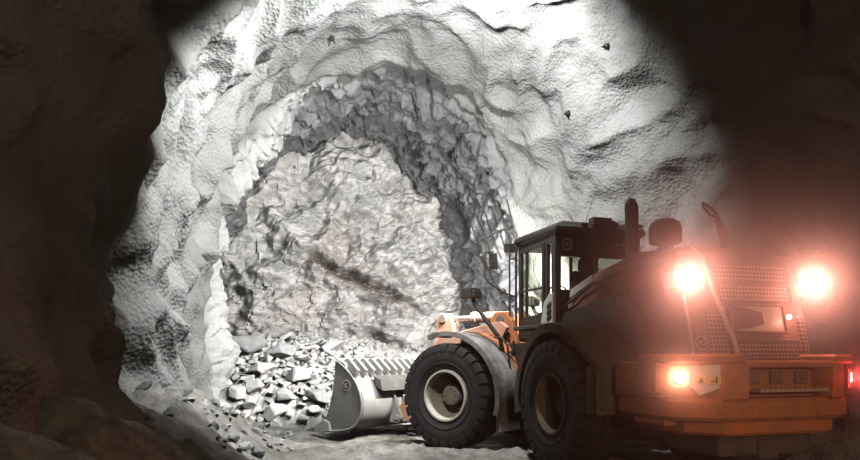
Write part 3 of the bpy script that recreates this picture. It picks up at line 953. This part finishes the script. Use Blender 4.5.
# rear fenders, platform and ladder -----------------------------------------
for s in (1, -1):
    m = MB(); m.arc_plate((-1.7, .90), 1.03, 1.07, -12, 128, s * .78, s * 1.43)
    m.arc_plate((-1.7, .90), .95, 1.07, -12, 128, s * 1.39, s * 1.44)
    m.prism([(-2.30, 1.70), (-2.33, 1.76), (-2.95, 1.40), (-2.90, 1.34)], s * .78, s * 1.43, 'y')
    f = bld(m, 'rear_fender', M['mud'], smooth=35)
    m = MB(); m.box((-2.86, s * 1.12, 1.12), (.05, .60, .62)); m.box((-2.80, s * 1.39, 1.12), (.16, .04, .62))
    for i in range(3): m.box((-2.90, s * 1.12, .90 + i * .2), (.04, .5, .03))
    m.build('mud_flap', M['mud'], f, bevel=.01)
    m = MB(); m.box((-2.66, s * 1.33, 1.10), (.12, .12, .60)); m.build('light_strip', M['fender'], f)
    m = MB(); m.box((-1.05, s * 1.0, 1.955), (1.5, .62, .06))
    bld(m, 'platform', M['mud'], bevel=.01)
m = MB(); m.prism([(-.50, 2.02), (-.88, 2.02), (-.88, 2.48), (-.76, 2.47), (-.60, 2.36)], .88, .94, 'y', .012)
vp = bld(m, 'vent_cover', M['pale']); vp['label'] = 'pale vent cover with three slots'
m = MB()
for i in range(3): m.box((-.79, .947, 2.12 + i * .09), (.14, .012, .045), (0, .5, 0))
m.build('vent_slot', M['decal_k'], vp)
m = MB()
for s in (1,):
    for x in (.30, .72): m.tube([(x, 1.20, .62), (x, 1.02, 1.78)], .02, 8)
    for i in range(4): m.box((.51, 1.20 - .045 * i, .64 + i * .32), (.42, .16, .03))
bld(m, 'ladder', M['black'])
m = MB(); m.prism([(-.6, 1.0), (1.0, 1.0), (1.0, 1.75), (-.6, 1.75)], .45, 1.0, 'y', .03)
bld(m, 'fuel_tank', M['black'])
m = MB(); m.prism([(-.6, 1.0), (1.0, 1.0), (1.0, 1.75), (-.6, 1.75)], -.45, -1.0, 'y', .03)
bld(m, 'battery_box', M['black'])

# cab -----------------------------------------------------------------------
X0, X1, XF = -.64, .62, 1.02          # rear, front pillar, nose
YW = .76
ZB, ZW, ZT = 1.78, 2.18, 3.42
m = MB()
m.prism([(X0, YW), (X1, YW), (XF, .45), (XF, -.45), (X1, -YW), (X0, -YW)], ZB, ZB + .10, 'z')
# low sills and rear lower wall
m.box(((X0 + X1) / 2, YW - .02, 2.0), (X1 - X0, .05, .40)); m.box(((X0 + X1) / 2, -YW + .02, 2.0), (X1 - X0, .05, .40))
m.box((X0 + .03, 0, 2.18), (.06, 1.5, .76))
m.prism([(X1 - .03, YW), (XF, .45), (XF, -.45), (X1 - .03, -YW), (X1 - .07, -YW + .05), (XF - .05, -.42), (XF - .05, .42), (X1 - .07, YW - .05)], ZB, 2.15, 'z')
cab = bld(m, 'cab', M['cabdark'], bevel=.012)
m = MB()
m.box((X0 + .06, YW - .05, 2.65), (.13, .11, 1.6)); m.box((X0 + .06, -YW + .05, 2.65), (.13, .11, 1.6))
m.box((X0 + .30, YW - .03, 2.65), (.06, .07, 1.6)); m.box((X0 + .30, -YW + .03, 2.65), (.06, .07, 1.6))
m.box((X1, YW - .03, 2.65), (.07, .07, 1.6)); m.box((X1, -YW + .03, 2.65), (.07, .07, 1.6))
m.box((XF - .03, .44, 2.65), (.05, .05, 1.6)); m.box((XF - .03, -.44, 2.65), (.05, .05, 1.6))
m.box((X0 + .05, 0, 3.26), (.10, 1.5, .36)); 
m.box(((X0 + X1) / 2, YW - .03, 3.36), (X1 - X0, .06, .16)); m.box(((X0 + X1) / 2, -YW + .03, 3.36), (X1 - X0, .06, .16))
m.build('pillars', M['cabdark'], cab, bevel=.012)
m = MB()
m.prism([(X0 - .10, YW + .04), (X1 + .1, YW + .06), (XF + .28, .58), (XF + .28, -.58), (X1 + .1, -YW - .06), (X0 - .10, -YW - .04)], ZT, ZT + .15, 'z', .05)
m.prism([(X0 + .05, .62), (X1, .62), (XF, .45), (XF, -.45), (X1, -.62), (X0 + .05, -.62)], ZT + .13, ZT + .22, 'z', .04)
roof = m.build('roof', M['black'], cab, bevel=.015)
# glass
def pane(name, pts, th=.012):
    m = MB(); P = [Vector(p) for p in pts]; nrm = (P[1] - P[0]).cross(P[2] - P[0]).normalized() * th
    n_ = len(P); m.add(P + [p + nrm for p in P], [tuple(range(n_)), tuple(range(n_, 2 * n_))[::-1]] + [(i, (i + 1) % n_, n_ + (i + 1) % n_, n_ + i) for i in range(n_)])
    return m.build(name, M['glass'], cab)
pane('rear_window', [(X0 + .02, YW - .12, 2.56), (X0 + .02, -YW + .12, 2.56), (X0 + .02, -YW + .12, 3.09), (X0 + .02, YW - .12, 3.09)])
pane('side_window', [(X0 + .33, -YW + .03, 2.2), (X1 - .03, -YW + .03, 2.2), (X1 - .03, -YW + .03, 3.3), (X0 + .33, -YW + .03, 3.3)])
pane('windshield', [(XF - .02, .42, 2.15), (XF - .02, -.42, 2.15), (XF - .02, -.42, 3.42), (XF - .02, .42, 3.42)])
for s in (1, -1): pane('windshield', [(X1 + .02, s * (YW - .02), 2.15), (XF - .03, s * .47, 2.15), (XF - .03, s * .47, 3.42), (X1 + .02, s * (YW - .02), 3.42)])
# door on the left with its own frame, glass, mid bar and handle
m = MB()
for z, h in ((1.86, .10), (2.62, .035), (3.30, .07)): m.box(((X0 + .33 + X1) / 2, YW + .012, z), (X1 - X0 - .36, .045, h))
for x in (X0 + .36, X1 - .06): m.box((x, YW + .012, 2.58), (.06, .045, 1.5))
m.box(((X0 + .33 + X1) / 2, YW + .012, 1.98), (X1 - X0 - .36, .03, .30))
door = m.build('door', M['cabdark'], cab, bevel=.008)
m = MB(); m.box(((X0 + .33 + X1) / 2, YW + .006, 2.72), (X1 - X0 - .44, .01, 1.12)); m.build('door_glass', M['glass'], cab)
m = MB(); m.box((X0 + .40, YW + .05, 2.20), (.14, .03, .04)); m.build('door_handle', M['black'], cab)
# rear header with lettering and sign
text_obj('lettering', 'HITACHI', M['decal_grey'], cab, (X0 - .008, -.50, 3.24), (R(90), 0, R(-90)), .15, .003, 1.05)
m = MB(); m.prism([(-.42, 3.10), (-.42, 3.40), (-.05, 3.40), (.0, 3.32), (.0, 3.10)], X0 - .22, X0 - .02, 'x', .02)
d = disc40(cab, (X0 - .006, .56, 3.26), .105, (R(90), 0, R(-90)))
# seat and controls
m = MB(); m.box((.05, 0, 2.20), (.5, .5, .14)); m.box((-.22, 0, 2.58), (.14, .48, .66), (0, -.12, 0)); m.box((-.27, 0, 3.0), (.10, .28, .20), (0, -.12, 0)); m.box((.02, 0, 2.0), (.3, .3, .3))
for s in (1, -1): m.box((.05, s * .30, 2.42), (.36, .08, .08))
m.build('seat', M['seat'], cab, bevel=.04)
m = MB(); m.tube([(.62 + .07 * math.cos(a), .19 * math.cos(a * 1.0) if False else .19 * math.sin(a), 2.62 + .16 * math.cos(a)) for a in [i / 20 * 2 * math.pi for i in range(21)]], .014, 8); m.tube([(.72, 0, 2.0), (.62, 0, 2.62)], .03, 8)
m.build('steering_wheel', M['seat'], cab)
m = MB(); m.box((-.45, -.30, 2.55), (.25, .5, .40)); m.box((-.45, .1, 3.0), (.12, .2, .5)); m.build('rear_console', M['seat'], cab, bevel=.03)
# roof fittings
m = MB(); m.box((X0 - .05, .0, 3.62), (.16, .34, .14)); m.box((X0 - .05, -.22, 3.59), (.14, .14, .10), (.5, 0, 0)); m.box((X0 - .05, .30, 3.57), (.1, .12, .06))
m.build('roof_lamps', M['black'], roof, bevel=.02)
m = MB(); m.tube([(X0 + .1, .18, 3.60), (X0 + .1, .12, 3.80), (X0 + .1, .02, 4.05)], .006, 6); m.build('antenna', M['black'], roof)
m = MB(); m.box((X0 - .09, -.45, 3.30), (.10, .10, .08)); m.build('rear_lamp', M['black'], cab)
# mirror bracket, mirrors and front roof lamp at the left front corner
m = MB()
m.tube([(X1 + .05, YW + .04, 2.55), (X1 + .10, YW + .26, 2.62), (X1 + .18, YW + .50, 2.80), (X1 + .2, YW + .56, 2.88), (X1 + .2, YW + .57, 3.26), (X1 + .2, YW + .54, 3.32), (X1 + .2, YW + .40, 3.33)], .016, 8)
m.tube([(X1 + .06, YW + .04, 1.95), (X1 + .06, YW + .04, 3.45)], .022, 8)
m.tube([(X1 + .06, YW + .16, 1.95), (X1 + .06, YW + .16, 3.40)], .016, 8)
for z in (2.0, 2.55, 3.2): m.tube([(X1 + .06, YW + .02, z), (X1 + .06, YW + .17, z)], .014, 6)
mi = m.build('mirror_bracket', M['black'], cab, smooth=60)
m = MB(); m.box((X1 + .2, YW + .40, 3.18), (.06, .17, .30), (0, .1, .3)); m.build('mirror', M['black'], mi, bevel=.02)
m = MB(); m.box((X1 + .14, YW + .10, 3.40), (.16, .20, .15)); m.build('front_work_lamp', M['black'], cab, bevel=.02)

# front frame ------------------------------------------------------------------
m = MB()
m.box((1.35, 0, .95), (1.7, .62, .55)); m.box((.35, 0, .9), (.5, .5, .7))
for s in (1, -1):
    m.prism([(.55, .75), (1.95, .75), (2.05, 1.15), (1.55, 1.5), (1.45, 2.18), (1.36, 2.30), (1.14, 2.30), (1.02, 2.15), (.85, 1.55), (.55, 1.2)], s * .30, s * .42, 'y', .015)
ff = bld(m, 'front_frame', M['orange'], front=True, bevel=.012)
m = MB()
for s in (1, -1):
    m.lathe([(.0001, s * .03), (.07, s * .03), (.07, 0)], (1.24, s * .42, 2.16), 'y', 18)
    m.lathe([(.0001, s * .03), (.05, s * .03), (.05, 0)], (1.15, s * .42, 1.95), 'y', 18)
    m.lathe([(.0001, s * .03), (.05, s * .03), (.05, 0)], (1.12, s * .42, 1.72), 'y', 18)
m.build('pivot_pins', M['steel_dk'], ff, smooth=35)
m = MB(); m.tube([(1.7, -1.0, .86), (1.7, 1.0, .86)], .19, 16)
bld(m, 'front_axle', M['black'], front=True, smooth=40)
# boom arms
m = MB()
for s in (1, -1):
    m.prism([(1.02, 2.02), (1.12, 1.84), (2.25, 1.20), (2.75, .85), (3.18, .30), (3.45, .28), (3.48, .48), (3.05, 1.10), (2.75, 1.62), (2.45, 1.88), (1.35, 2.10), (1.15, 2.12)], s * .46, s * .56, 'y', .012)
m.tube([(2.6, -.5, 1.40), (2.6, .5, 1.40)], .16, 16)
boom = bld(m, 'boom', M['orange_clean'], front=True, smooth=30)
m = MB()
m.prism([(2.48, 2.14), (2.62, 2.34), (2.80, 2.36), (2.88, 2.22), (2.92, 1.7), (3.08, 1.12), (3.06, .85), (2.92, .84), (2.78, 1.1), (2.58, 1.45), (2.5, 1.8)], -.10, .10, 'y', .02)
bc = m.build('bell_crank', M['orange_clean'], boom); m = MB(); m.lathe([(.0001, .16), (.075, .16), (.075, -.16), (.0001, -.16)], (2.70, 0, 2.24), 'y', 18)
m.lathe([(.0001, .16), (.075, .16), (.075, -.16), (.0001, -.16)], (2.72, 0, 1.40), 'y', 18); m.build('pin', M['chrome'], boom, smooth=35)
m = MB(); m.tube([(1.28, 0, 2.24), (2.05, 0, 2.24)], .095, 18); m.tube([(2.0, 0, 2.24), (2.10, 0, 2.24)], .11, 18)
cy = m.build('tilt_cylinder', M['orange_clean'], boom, smooth=40); m = MB(); m.tube([(2.05, 0, 2.24), (2.68, 0, 2.24)], .05, 14); m.build('cylinder_rod', M['chrome'], boom, smooth=40)
for s in (1, -1):
    m = MB(); m.tube([(1.0, s * .68, 1.05), (1.9, s * .66, 1.15)], .085, 16); m.tube([(1.9, s * .66, 1.15), (2.45, s * .64, 1.22)], .045, 12)
    m.build('lift_cylinder', M['orange_clean'], boom, smooth=40)
m = MB(); m.tube([(3.0, 0, 1.0), (3.42, 0, .92)], .055, 12); m.build('tilt_link', M['steel_dk'], boom, smooth=40)
# hoses at the joint
m = MB()
for i, y in enumerate((.16, .22, .28)): m.tube([(.2, y, 1.5), (.6, y + .08, 1.72 + i * .05), (.95, y + .05, 1.6), (1.1, y, 1.3)], .022, 8)
m.build('hydraulic_hoses', M['black'], ff, smooth=60)
# front fenders
for s in (1, -1):
    m = MB(); m.arc_plate((1.68, .88), 1.03, 1.06, 70, 196, s * .80, s * 1.42)
    m.arc_plate((1.68, .88), .98, 1.06, 70, 196, s * 1.40, s * 1.44)
    m.prism([(.62, .35), (.70, .35), (.70, .72), (.66, .72)], s * .80, s * 1.40, 'y')
    f = bld(m, 'front_fender', M['fender'], front=True, smooth=35)
    f['label'] = 'dusty grey front fender'
    m = MB(); m.arc_plate((1.68, .88), 1.03, 1.075, 76, 165, s * .44, s * .82); m.prism([(.66, .95), (1.2, 1.2), (1.45, 1.9), (1.25, 1.9), (.66, 1.4)], s * .60, s * .66, 'y')
    m.build('inner_fender', M['orange'], f, smooth=35)
# head lamps on stalks
for s in (1, -1):
    m = MB(); m.tube([(.92, s * .86, 1.60), (.92, s * .93, 1.80), (1.02, s * .97, 1.95), (1.22, s * .99, 2.2), (1.36, s * 1.0, 2.38), (1.42, s * 1.0, 2.50)], .036, 12)
    m.tube([(.92, s * .86, 1.60), (.80, s * .80, 1.52), (.74, s * .7, 1.35)], .02, 8)
    st = bld(m, 'lamp_stalk', M['black'], front=True, smooth=60)
    m = MB(); m.box((1.46, s * 1.0, 2.58), (.20, .30, .19)); m.box((1.34, s * 1.0, 2.56), (.06, .24, .14)); m.build('head_lamp', M['black'], st, bevel=.02)
m = MB(); m.tube([(.72, .92, 1.15), (.74, 1.0, 1.7), (.84, 1.0, 1.82), (1.0, .98, 1.84)], .018, 8); bld(m, 'grab_rail', M['black'], front=True, smooth=60)

# bucket -----------------------------------------------------------------------
BX = 0.0
shell = [(4.10, 1.44), (3.88, 1.30), (3.66, 1.10), (3.52, .86), (3.48, .62), (3.54, .40), (3.70, .24), (3.95, .17), (4.30, .13), (4.62, .10)]
def thick(pl, t):
    out = []
    for i, p in enumerate(pl):
        a = Vector(pl[max(i - 1, 0)]); b = Vector(pl[min(i + 1, len(pl) - 1)]); d = (b - a).normalized()
        out.append((p[0] - d.y * t, p[1] + d.x * t))
    return out
inner = thick(shell, .04)
def refine(pl, n=4):
    out = []
    for i in range(len(pl) - 1):
        p0 = Vector(pl[max(i - 1, 0)]); p1 = Vector(pl[i]); p2 = Vector(pl[i + 1]); p3 = Vector(pl[min(i + 2, len(pl) - 1)])
        for k in range(n):
            t = k / n
            q = .5 * ((2 * p1) + (p2 - p0) * t + (2 * p0 - 5 * p1 + 4 * p2 - p3) * t * t + (3 * p1 - p0 - 3 * p2 + p3) * t ** 3)
            out.append((q.x, q.y))
    out.append(tuple(pl[-1])); return out
sh = refine(shell); inn_ = thick(sh, .045)
m = MB(); vs = []; fs = []
BW = 1.52
for p, q in zip(sh, inn_):
    vs += [(p[0], -BW, p[1]), (p[0], BW, p[1]), (q[0], BW, q[1]), (q[0], -BW, q[1])]
for i in range(len(sh) - 1):
    b = i * 4
    for k_ in range(4): fs.append((b + k_, b + (k_ + 1) % 4, b + 4 + (k_ + 1) % 4, b + 4 + k_))
fs += [(0, 1, 2, 3), tuple(range(len(vs) - 4, len(vs)))]
m.add(vs, fs)
bk = bld(m, 'bucket', M['steel'], front=True, smooth=30); bk['label'] = 'worn grey steel bucket'
for s in (1, -1):
    m = MB(); m.prism(sh + [(4.60, .22), (4.36, .45), (4.25, .80), (4.18, 1.15), (4.16, 1.42)], s * BW, s * (BW - .05), 'y')
    sp = m.build('side_plate', M['steel_side'], bk)
    # welded rim along the rear edge
    m = MB(); m.tube([(p[0], s * (BW + .005), p[1]) for p in sh], .022, 6); m.build('edge_rim', M['steel'], bk)
    m = MB(); m.prism([(4.25, .13), (4.70, .08), (4.62, .24), (4.42, .34), (4.30, .30)], s * (BW - .03), s * (BW + .05), 'y', .01); m.build('side_cutter', M['steel'], bk)
m = MB(); m.box((4.62, 0, .11), (.26, 3.06, .05)); m.build('cutting_edge', M['steel_dk'], bk)
for i in range(8):
    y = -1.40 + i * .40
    m = MB(); m.box((4.76, y, .12), (.26, .11, .09)); m.prism([(4.86, .075), (5.06, .09), (4.86, .17)], y - .05, y + .05, 'y'); m.build('tooth', M['steel_dk'], bk, bevel=.01)
# spill guard with slanted ribs along the top
m = MB(); m.prism([(4.10, 1.44), (4.16, 1.50), (3.92, 1.40), (3.88, 1.32)], -BW, BW, 'y')
for i in range(14):
    y = -1.42 + i * .212
    vs = [(4.05, y, 1.46), (3.66, y + .10, 1.16), (3.60, y + .10, 1.28), (3.95, y, 1.50)]
    m.add(vs + [(p[0], p[1] + .07, p[2]) for p in vs], [(0, 1, 2, 3), (7, 6, 5, 4)] + [(i_, (i_ + 1) % 4, 4 + (i_ + 1) % 4, 4 + i_) for i_ in range(4)])
m.build('spill_guard', M['steel'], bk)
# hinge brackets on the back
m = MB()
for y in (.38, .64, -.38, -.64): m.prism([(3.56, .28), (3.36, .26), (3.28, .36), (3.32, .50), (3.50, .92), (3.62, 1.0)], y - .03, y + .03, 'y')
for y in (.14, -.14): m.prism([(3.56, .62), (3.40, .80), (3.34, .94), (3.44, 1.02), (3.66, 1.08)], y - .03, y + .03, 'y')
m.tube([(3.38, -.70, .38), (3.38, .70, .38)], .06, 14); m.tube([(3.42, -.2, .92), (3.42, .2, .92)], .05, 14)
m.build('hinge_brackets', M['steel'], bk, bevel=.008)
m = MB(); m.prism([(3.50, .95), (3.36, .90), (3.40, 1.10), (3.60, 1.18)], -1.1, 1.1, 'y', .01); m.build('stop_bar', M['steel_dk'], bk)
# maker's roundel on the side plate: dark ring with a round letter
m = MB(); m.lathe([(.0001, .006), (.105, .006), (.105, 0)], (0, 0, 0), 'z', 36); lg = m.build('roundel', M['decal_w'], bk); lg.location = (3.86, BW + .004, 1.0); lg.rotation_euler = (R(-90), 0, 0)
lg['label'] = 'round emblem on the bucket side'
m = MB(); m.lathe([(.080, .007), (.080, .010), (.052, .010), (.052, .007)], (0, 0, 0), 'z', 36, True); m.box((-.02, 0, .0085), (.08, .028, .003))
q = m.build('emblem', M['decal_k'], bk); q.location = (3.86, BW + .004, 1.0); q.rotation_euler = (R(-90), 0, 0)

# ------------------------------------------------------------------ fittings on the lining
bpy.context.view_layer.update()
trees = []
for o in walls:
    me = o.data
    trees.append(BVHTree.FromPolygons([v.co for v in me.vertices], [tuple(p.vertices) for p in me.polygons]))
def cast(px, py):
    d = Vector(((px - 430) / F, 1, (HOR - py) / F)).normalized(); o = Vector((0, 0, CH)); best = None
    for t in trees:
        h = t.ray_cast(o, d)
        if h[0] is not None and (best is None or h[3] < best[2]): best = (h[0], h[1] if h[1].dot(d) < 0 else -h[1], h[3])
    return best
# hanging wire at the broken rim
h = cast(298, 150)
if h:
    p = h[0] + h[1] * .05
    m = MB(); m.tube([p + Vector((.0, 0, .12)), p, p + Vector((-.01, -.05, -.25)), p + Vector((.02, -.06, -.62))], .012, 6)
    o = m.build('hanging_wire', M['rod']); tag(o, 'thin pale wire hanging from the broken rock rim above the face', 'wire')
# bolt ends left in the sprayed concrete
for i, (px, py, lab) in enumerate(((607, 46, 'dark bolt end in the sprayed concrete at the upper right of the arch'),
                                   (568, 113, 'dark pointed bolt end in the bright lining above the cab'),
                                   (331, 37, 'small bolt end in the ceiling lining above the left of the rock rim'))):
    h = cast(px, py)
    if h:
        q = h[1].to_track_quat('Z', 'Y')
        m = MB(); m.lathe([(.0001, .17), (.018, .16), (.02, -.05)], (0, 0, 0), 'z', 8); m.box((0, 0, .02), (.09, .09, .02)); m.lathe([(.0001, .075), (.045, .07), (.05, .03)], (0, 0, 0), 'z', 6)
        o = m.build('rock_bolt', M['black']); o.location = h[0]; o.rotation_mode = 'QUATERNION'; o.rotation_quaternion = q
        tag(o, lab, 'bolt')
# strip of welded wire mesh hanging over the rock right of the face
pts = {}
A0, A1, B0, B1 = (463, 222), (508, 200), (483, 268), (522, 250)
def gp(u, v):
    px = (A0[0] * (1 - u) + A1[0] * u) * (1 - v) + (B0[0] * (1 - u) + B1[0] * u) * v
    py = (A0[1] * (1 - u) + A1[1] * u) * (1 - v) + (B0[1] * (1 - u) + B1[1] * u) * v
    h = cast(px, py); return h[0] + h[1] * .06 if h else None
m = MB()
for i in range(7):
    for a, b in ((i, None), (None, i)):
        line = []
        for k_ in range(9):
            p = gp(k_ / 8, i / 6) if b is None else gp(i / 6, k_ / 8)
            if p is not None and (not line or (p - line[-1]).length < .9): line.append(p)
        if len(line) > 1: m.tube(line, .016, 5)
o = m.build('wire_mesh', M['black']); tag(o, 'torn dark welded wire mesh on the rock right of the face, above the cab mirror', 'mesh')

# ------------------------------------------------------------------ light
def spot(name, loc, target, watts, size, blend, col, rad=.1):
    l = bpy.data.lights.new(name, 'SPOT'); l.energy = watts; l.spot_size = R(size); l.spot_blend = blend; l.color = col; l.shadow_soft_size = rad
    o = bpy.data.objects.new(name, l); COL.objects.link(o); o.location = loc
    o.rotation_euler = (Vector(target) - Vector(loc)).to_track_quat('-Z', 'Y').to_euler(); return o
def point(name, loc, watts, col, rad=.1):
    l = bpy.data.lights.new(name, 'POINT'); l.energy = watts; l.color = col; l.shadow_soft_size = rad
    o = bpy.data.objects.new(name, l); COL.objects.link(o); o.location = loc; return o
# floodlight under the crown, aimed at the face
LP = Vector((.5, 9.7, 6.85))
aim = Vector((-math.sin(R(20)), math.cos(R(20)), -.3))
spot('flood_spot', LP, LP + aim * 5, 2100, 176, .4, (.97, .99, 1), .2)
# a second floodlight added as unseen fill for left wall, heap and bucket
LQ = Vector((-.7, 7.5, 5.6))
spot('flood_spot', LQ, LQ + Vector((-math.sin(R(30)), math.cos(R(30)), -.55)) * 5, 1250, 98, .35, (.98, .99, 1), .25)
# the loader's own front lamps
bpy.context.view_layer.update()
MW = LD.matrix_world
def lw(p, front=False):
    v = Vector(p)
    if front: v = Matrix.Rotation(FZ, 4, 'Z') @ v
    return MW @ v
spot('cab_lamp', lw((.86, .95, 3.42)), lw((6, 1.7, 2.6)), 1500, 174, .7, (1, .98, .94), .08)
spot('cab_lamp', lw((1.35, -.5, 3.42)), lw((6, .8, 2.2)), 3100, 110, .6, (1, .97, .94), .08)
# rear lamps of the loader
WARM = (1, .31, .23)
for yy in (.84, -.90):
    spot('rear_work_lamp', lw((-3.80, yy, 2.37)), lw((-8, yy + 3.3, 1.9)), 100, 172, .9, WARM, .07)
spot('corner_lamp', lw((-4.10, 1.21, 1.30)), lw((-7, 3.4, 1.35)), 30, 140, 1.0, (1, .30, .18), .05)
spot('red_lamp', lw((-4.22, -1.15, 1.28)), lw((-7, .9, 1.3)), 20, 130, 1.0, (1, .04, .03), .05)
point('corner_lamp_bulb', lw((-4.20, 1.29, 1.31)), 2.2, (1, .42, .27), .04)
for yy in (.84, -.90): point('work_lamp_bulb', lw((-3.87, yy, 2.37)), 3.5, WARM, .05)
point('marker_lamp', lw((-3.98, -.50, 1.98)), 3, WARM, .03)
# unseen fill lights added behind the camera
point('wall_fill', (2.0, -1.6, 4.2), 220, (1, .88, .55), .3)  # added fill for the dark walls near the camera
spot('hull_fill', (3.6, -4.0, 2.6), (3.9, 7, 1.3), 1100, 34, .8, (1, .62, .42), .2)  # added warm fill for the back of the loader

# ------------------------------------------------------------------ air and world
w = bpy.data.worlds.new('World'); SC.world = w; w.use_nodes = True
nt = w.node_tree; nt.nodes.clear()
out = nt.nodes.new('ShaderNodeOutputWorld'); bg = nt.nodes.new('ShaderNodeBackground')
bg.inputs[0].default_value = (.02, .018, .014, 1); bg.inputs[1].default_value = .3
vs_ = nt.nodes.new('ShaderNodeVolumeScatter'); vs_.inputs['Density'].default_value = .013; vs_.inputs['Anisotropy'].default_value = .6
vs_.inputs['Color'].default_value = (.95, .95, .95, 1)
# thin air everywhere, denser haze added round the loader's rear lamps to shape their glow
geo = nt.nodes.new('ShaderNodeNewGeometry')
total = None
def wm(op, a, b=None):
    m_ = nt.nodes.new('ShaderNodeMath'); m_.operation = op
    for i_, v_ in enumerate((a, b)):
        if v_ is None: continue
        if hasattr(v_, 'node'): nt.links.new(v_, m_.inputs[i_])
        else: m_.inputs[i_].default_value = v_
    return m_.outputs[0]
for pos, rad, den in ((lw((-3.95, .95, 2.37)), 1.9, .34), (lw((-3.95, -.98, 2.37)), 2.2, .40), (lw((-4.25, 1.25, 1.30)), 1.0, .42), (lw((-4.3, -1.15, 1.28)), .6, .5), (lw((-3.7, -1.5, 2.3)), 3.6, .07)):
    d_ = nt.nodes.new('ShaderNodeVectorMath'); d_.operation = 'DISTANCE'
    nt.links.new(geo.outputs['Position'], d_.inputs[0]); d_.inputs[1].default_value = pos
    q_ = wm('MAXIMUM', wm('SUBTRACT', 1.0, wm('DIVIDE', d_.outputs['Value'], rad)), 0.0)
    q_ = wm('MULTIPLY', wm('POWER', q_, 2.0), den)
    total = q_ if total is None else wm('ADD', total, q_)
nt.links.new(wm('ADD', total, .006), vs_.inputs['Density'])
w.cycles.volume_step_size = .9
SC.cycles.volume_max_steps = 40
nt.links.new(bg.outputs[0], out.inputs[0]); nt.links.new(vs_.outputs[0], out.inputs[1])

# ------------------------------------------------------------------ camera
cd = bpy.data.cameras.new('camera'); cam = bpy.data.objects.new('camera', cd); COL.objects.link(cam)
cam.location = (0, 0, CH); cam.rotation_euler = (R(90), 0, 0)
cd.sensor_width = 36; cd.lens = F / 860 * 36; cd.shift_y = (HOR - 230) / 860; cd.clip_start = .05
SC.camera = cam
SC.view_settings.view_transform = 'Standard'; SC.view_settings.look = 'None'; SC.view_settings.gamma = 1; SC.view_settings.exposure = 0
SC.view_settings.use_curve_mapping = False
SC.cycles.max_bounces = 6; SC.cycles.diffuse_bounces = 0; SC.cycles.transparent_max_bounces = 12; SC.cycles.volume_bounces = 0
SC.cycles.use_denoising = True
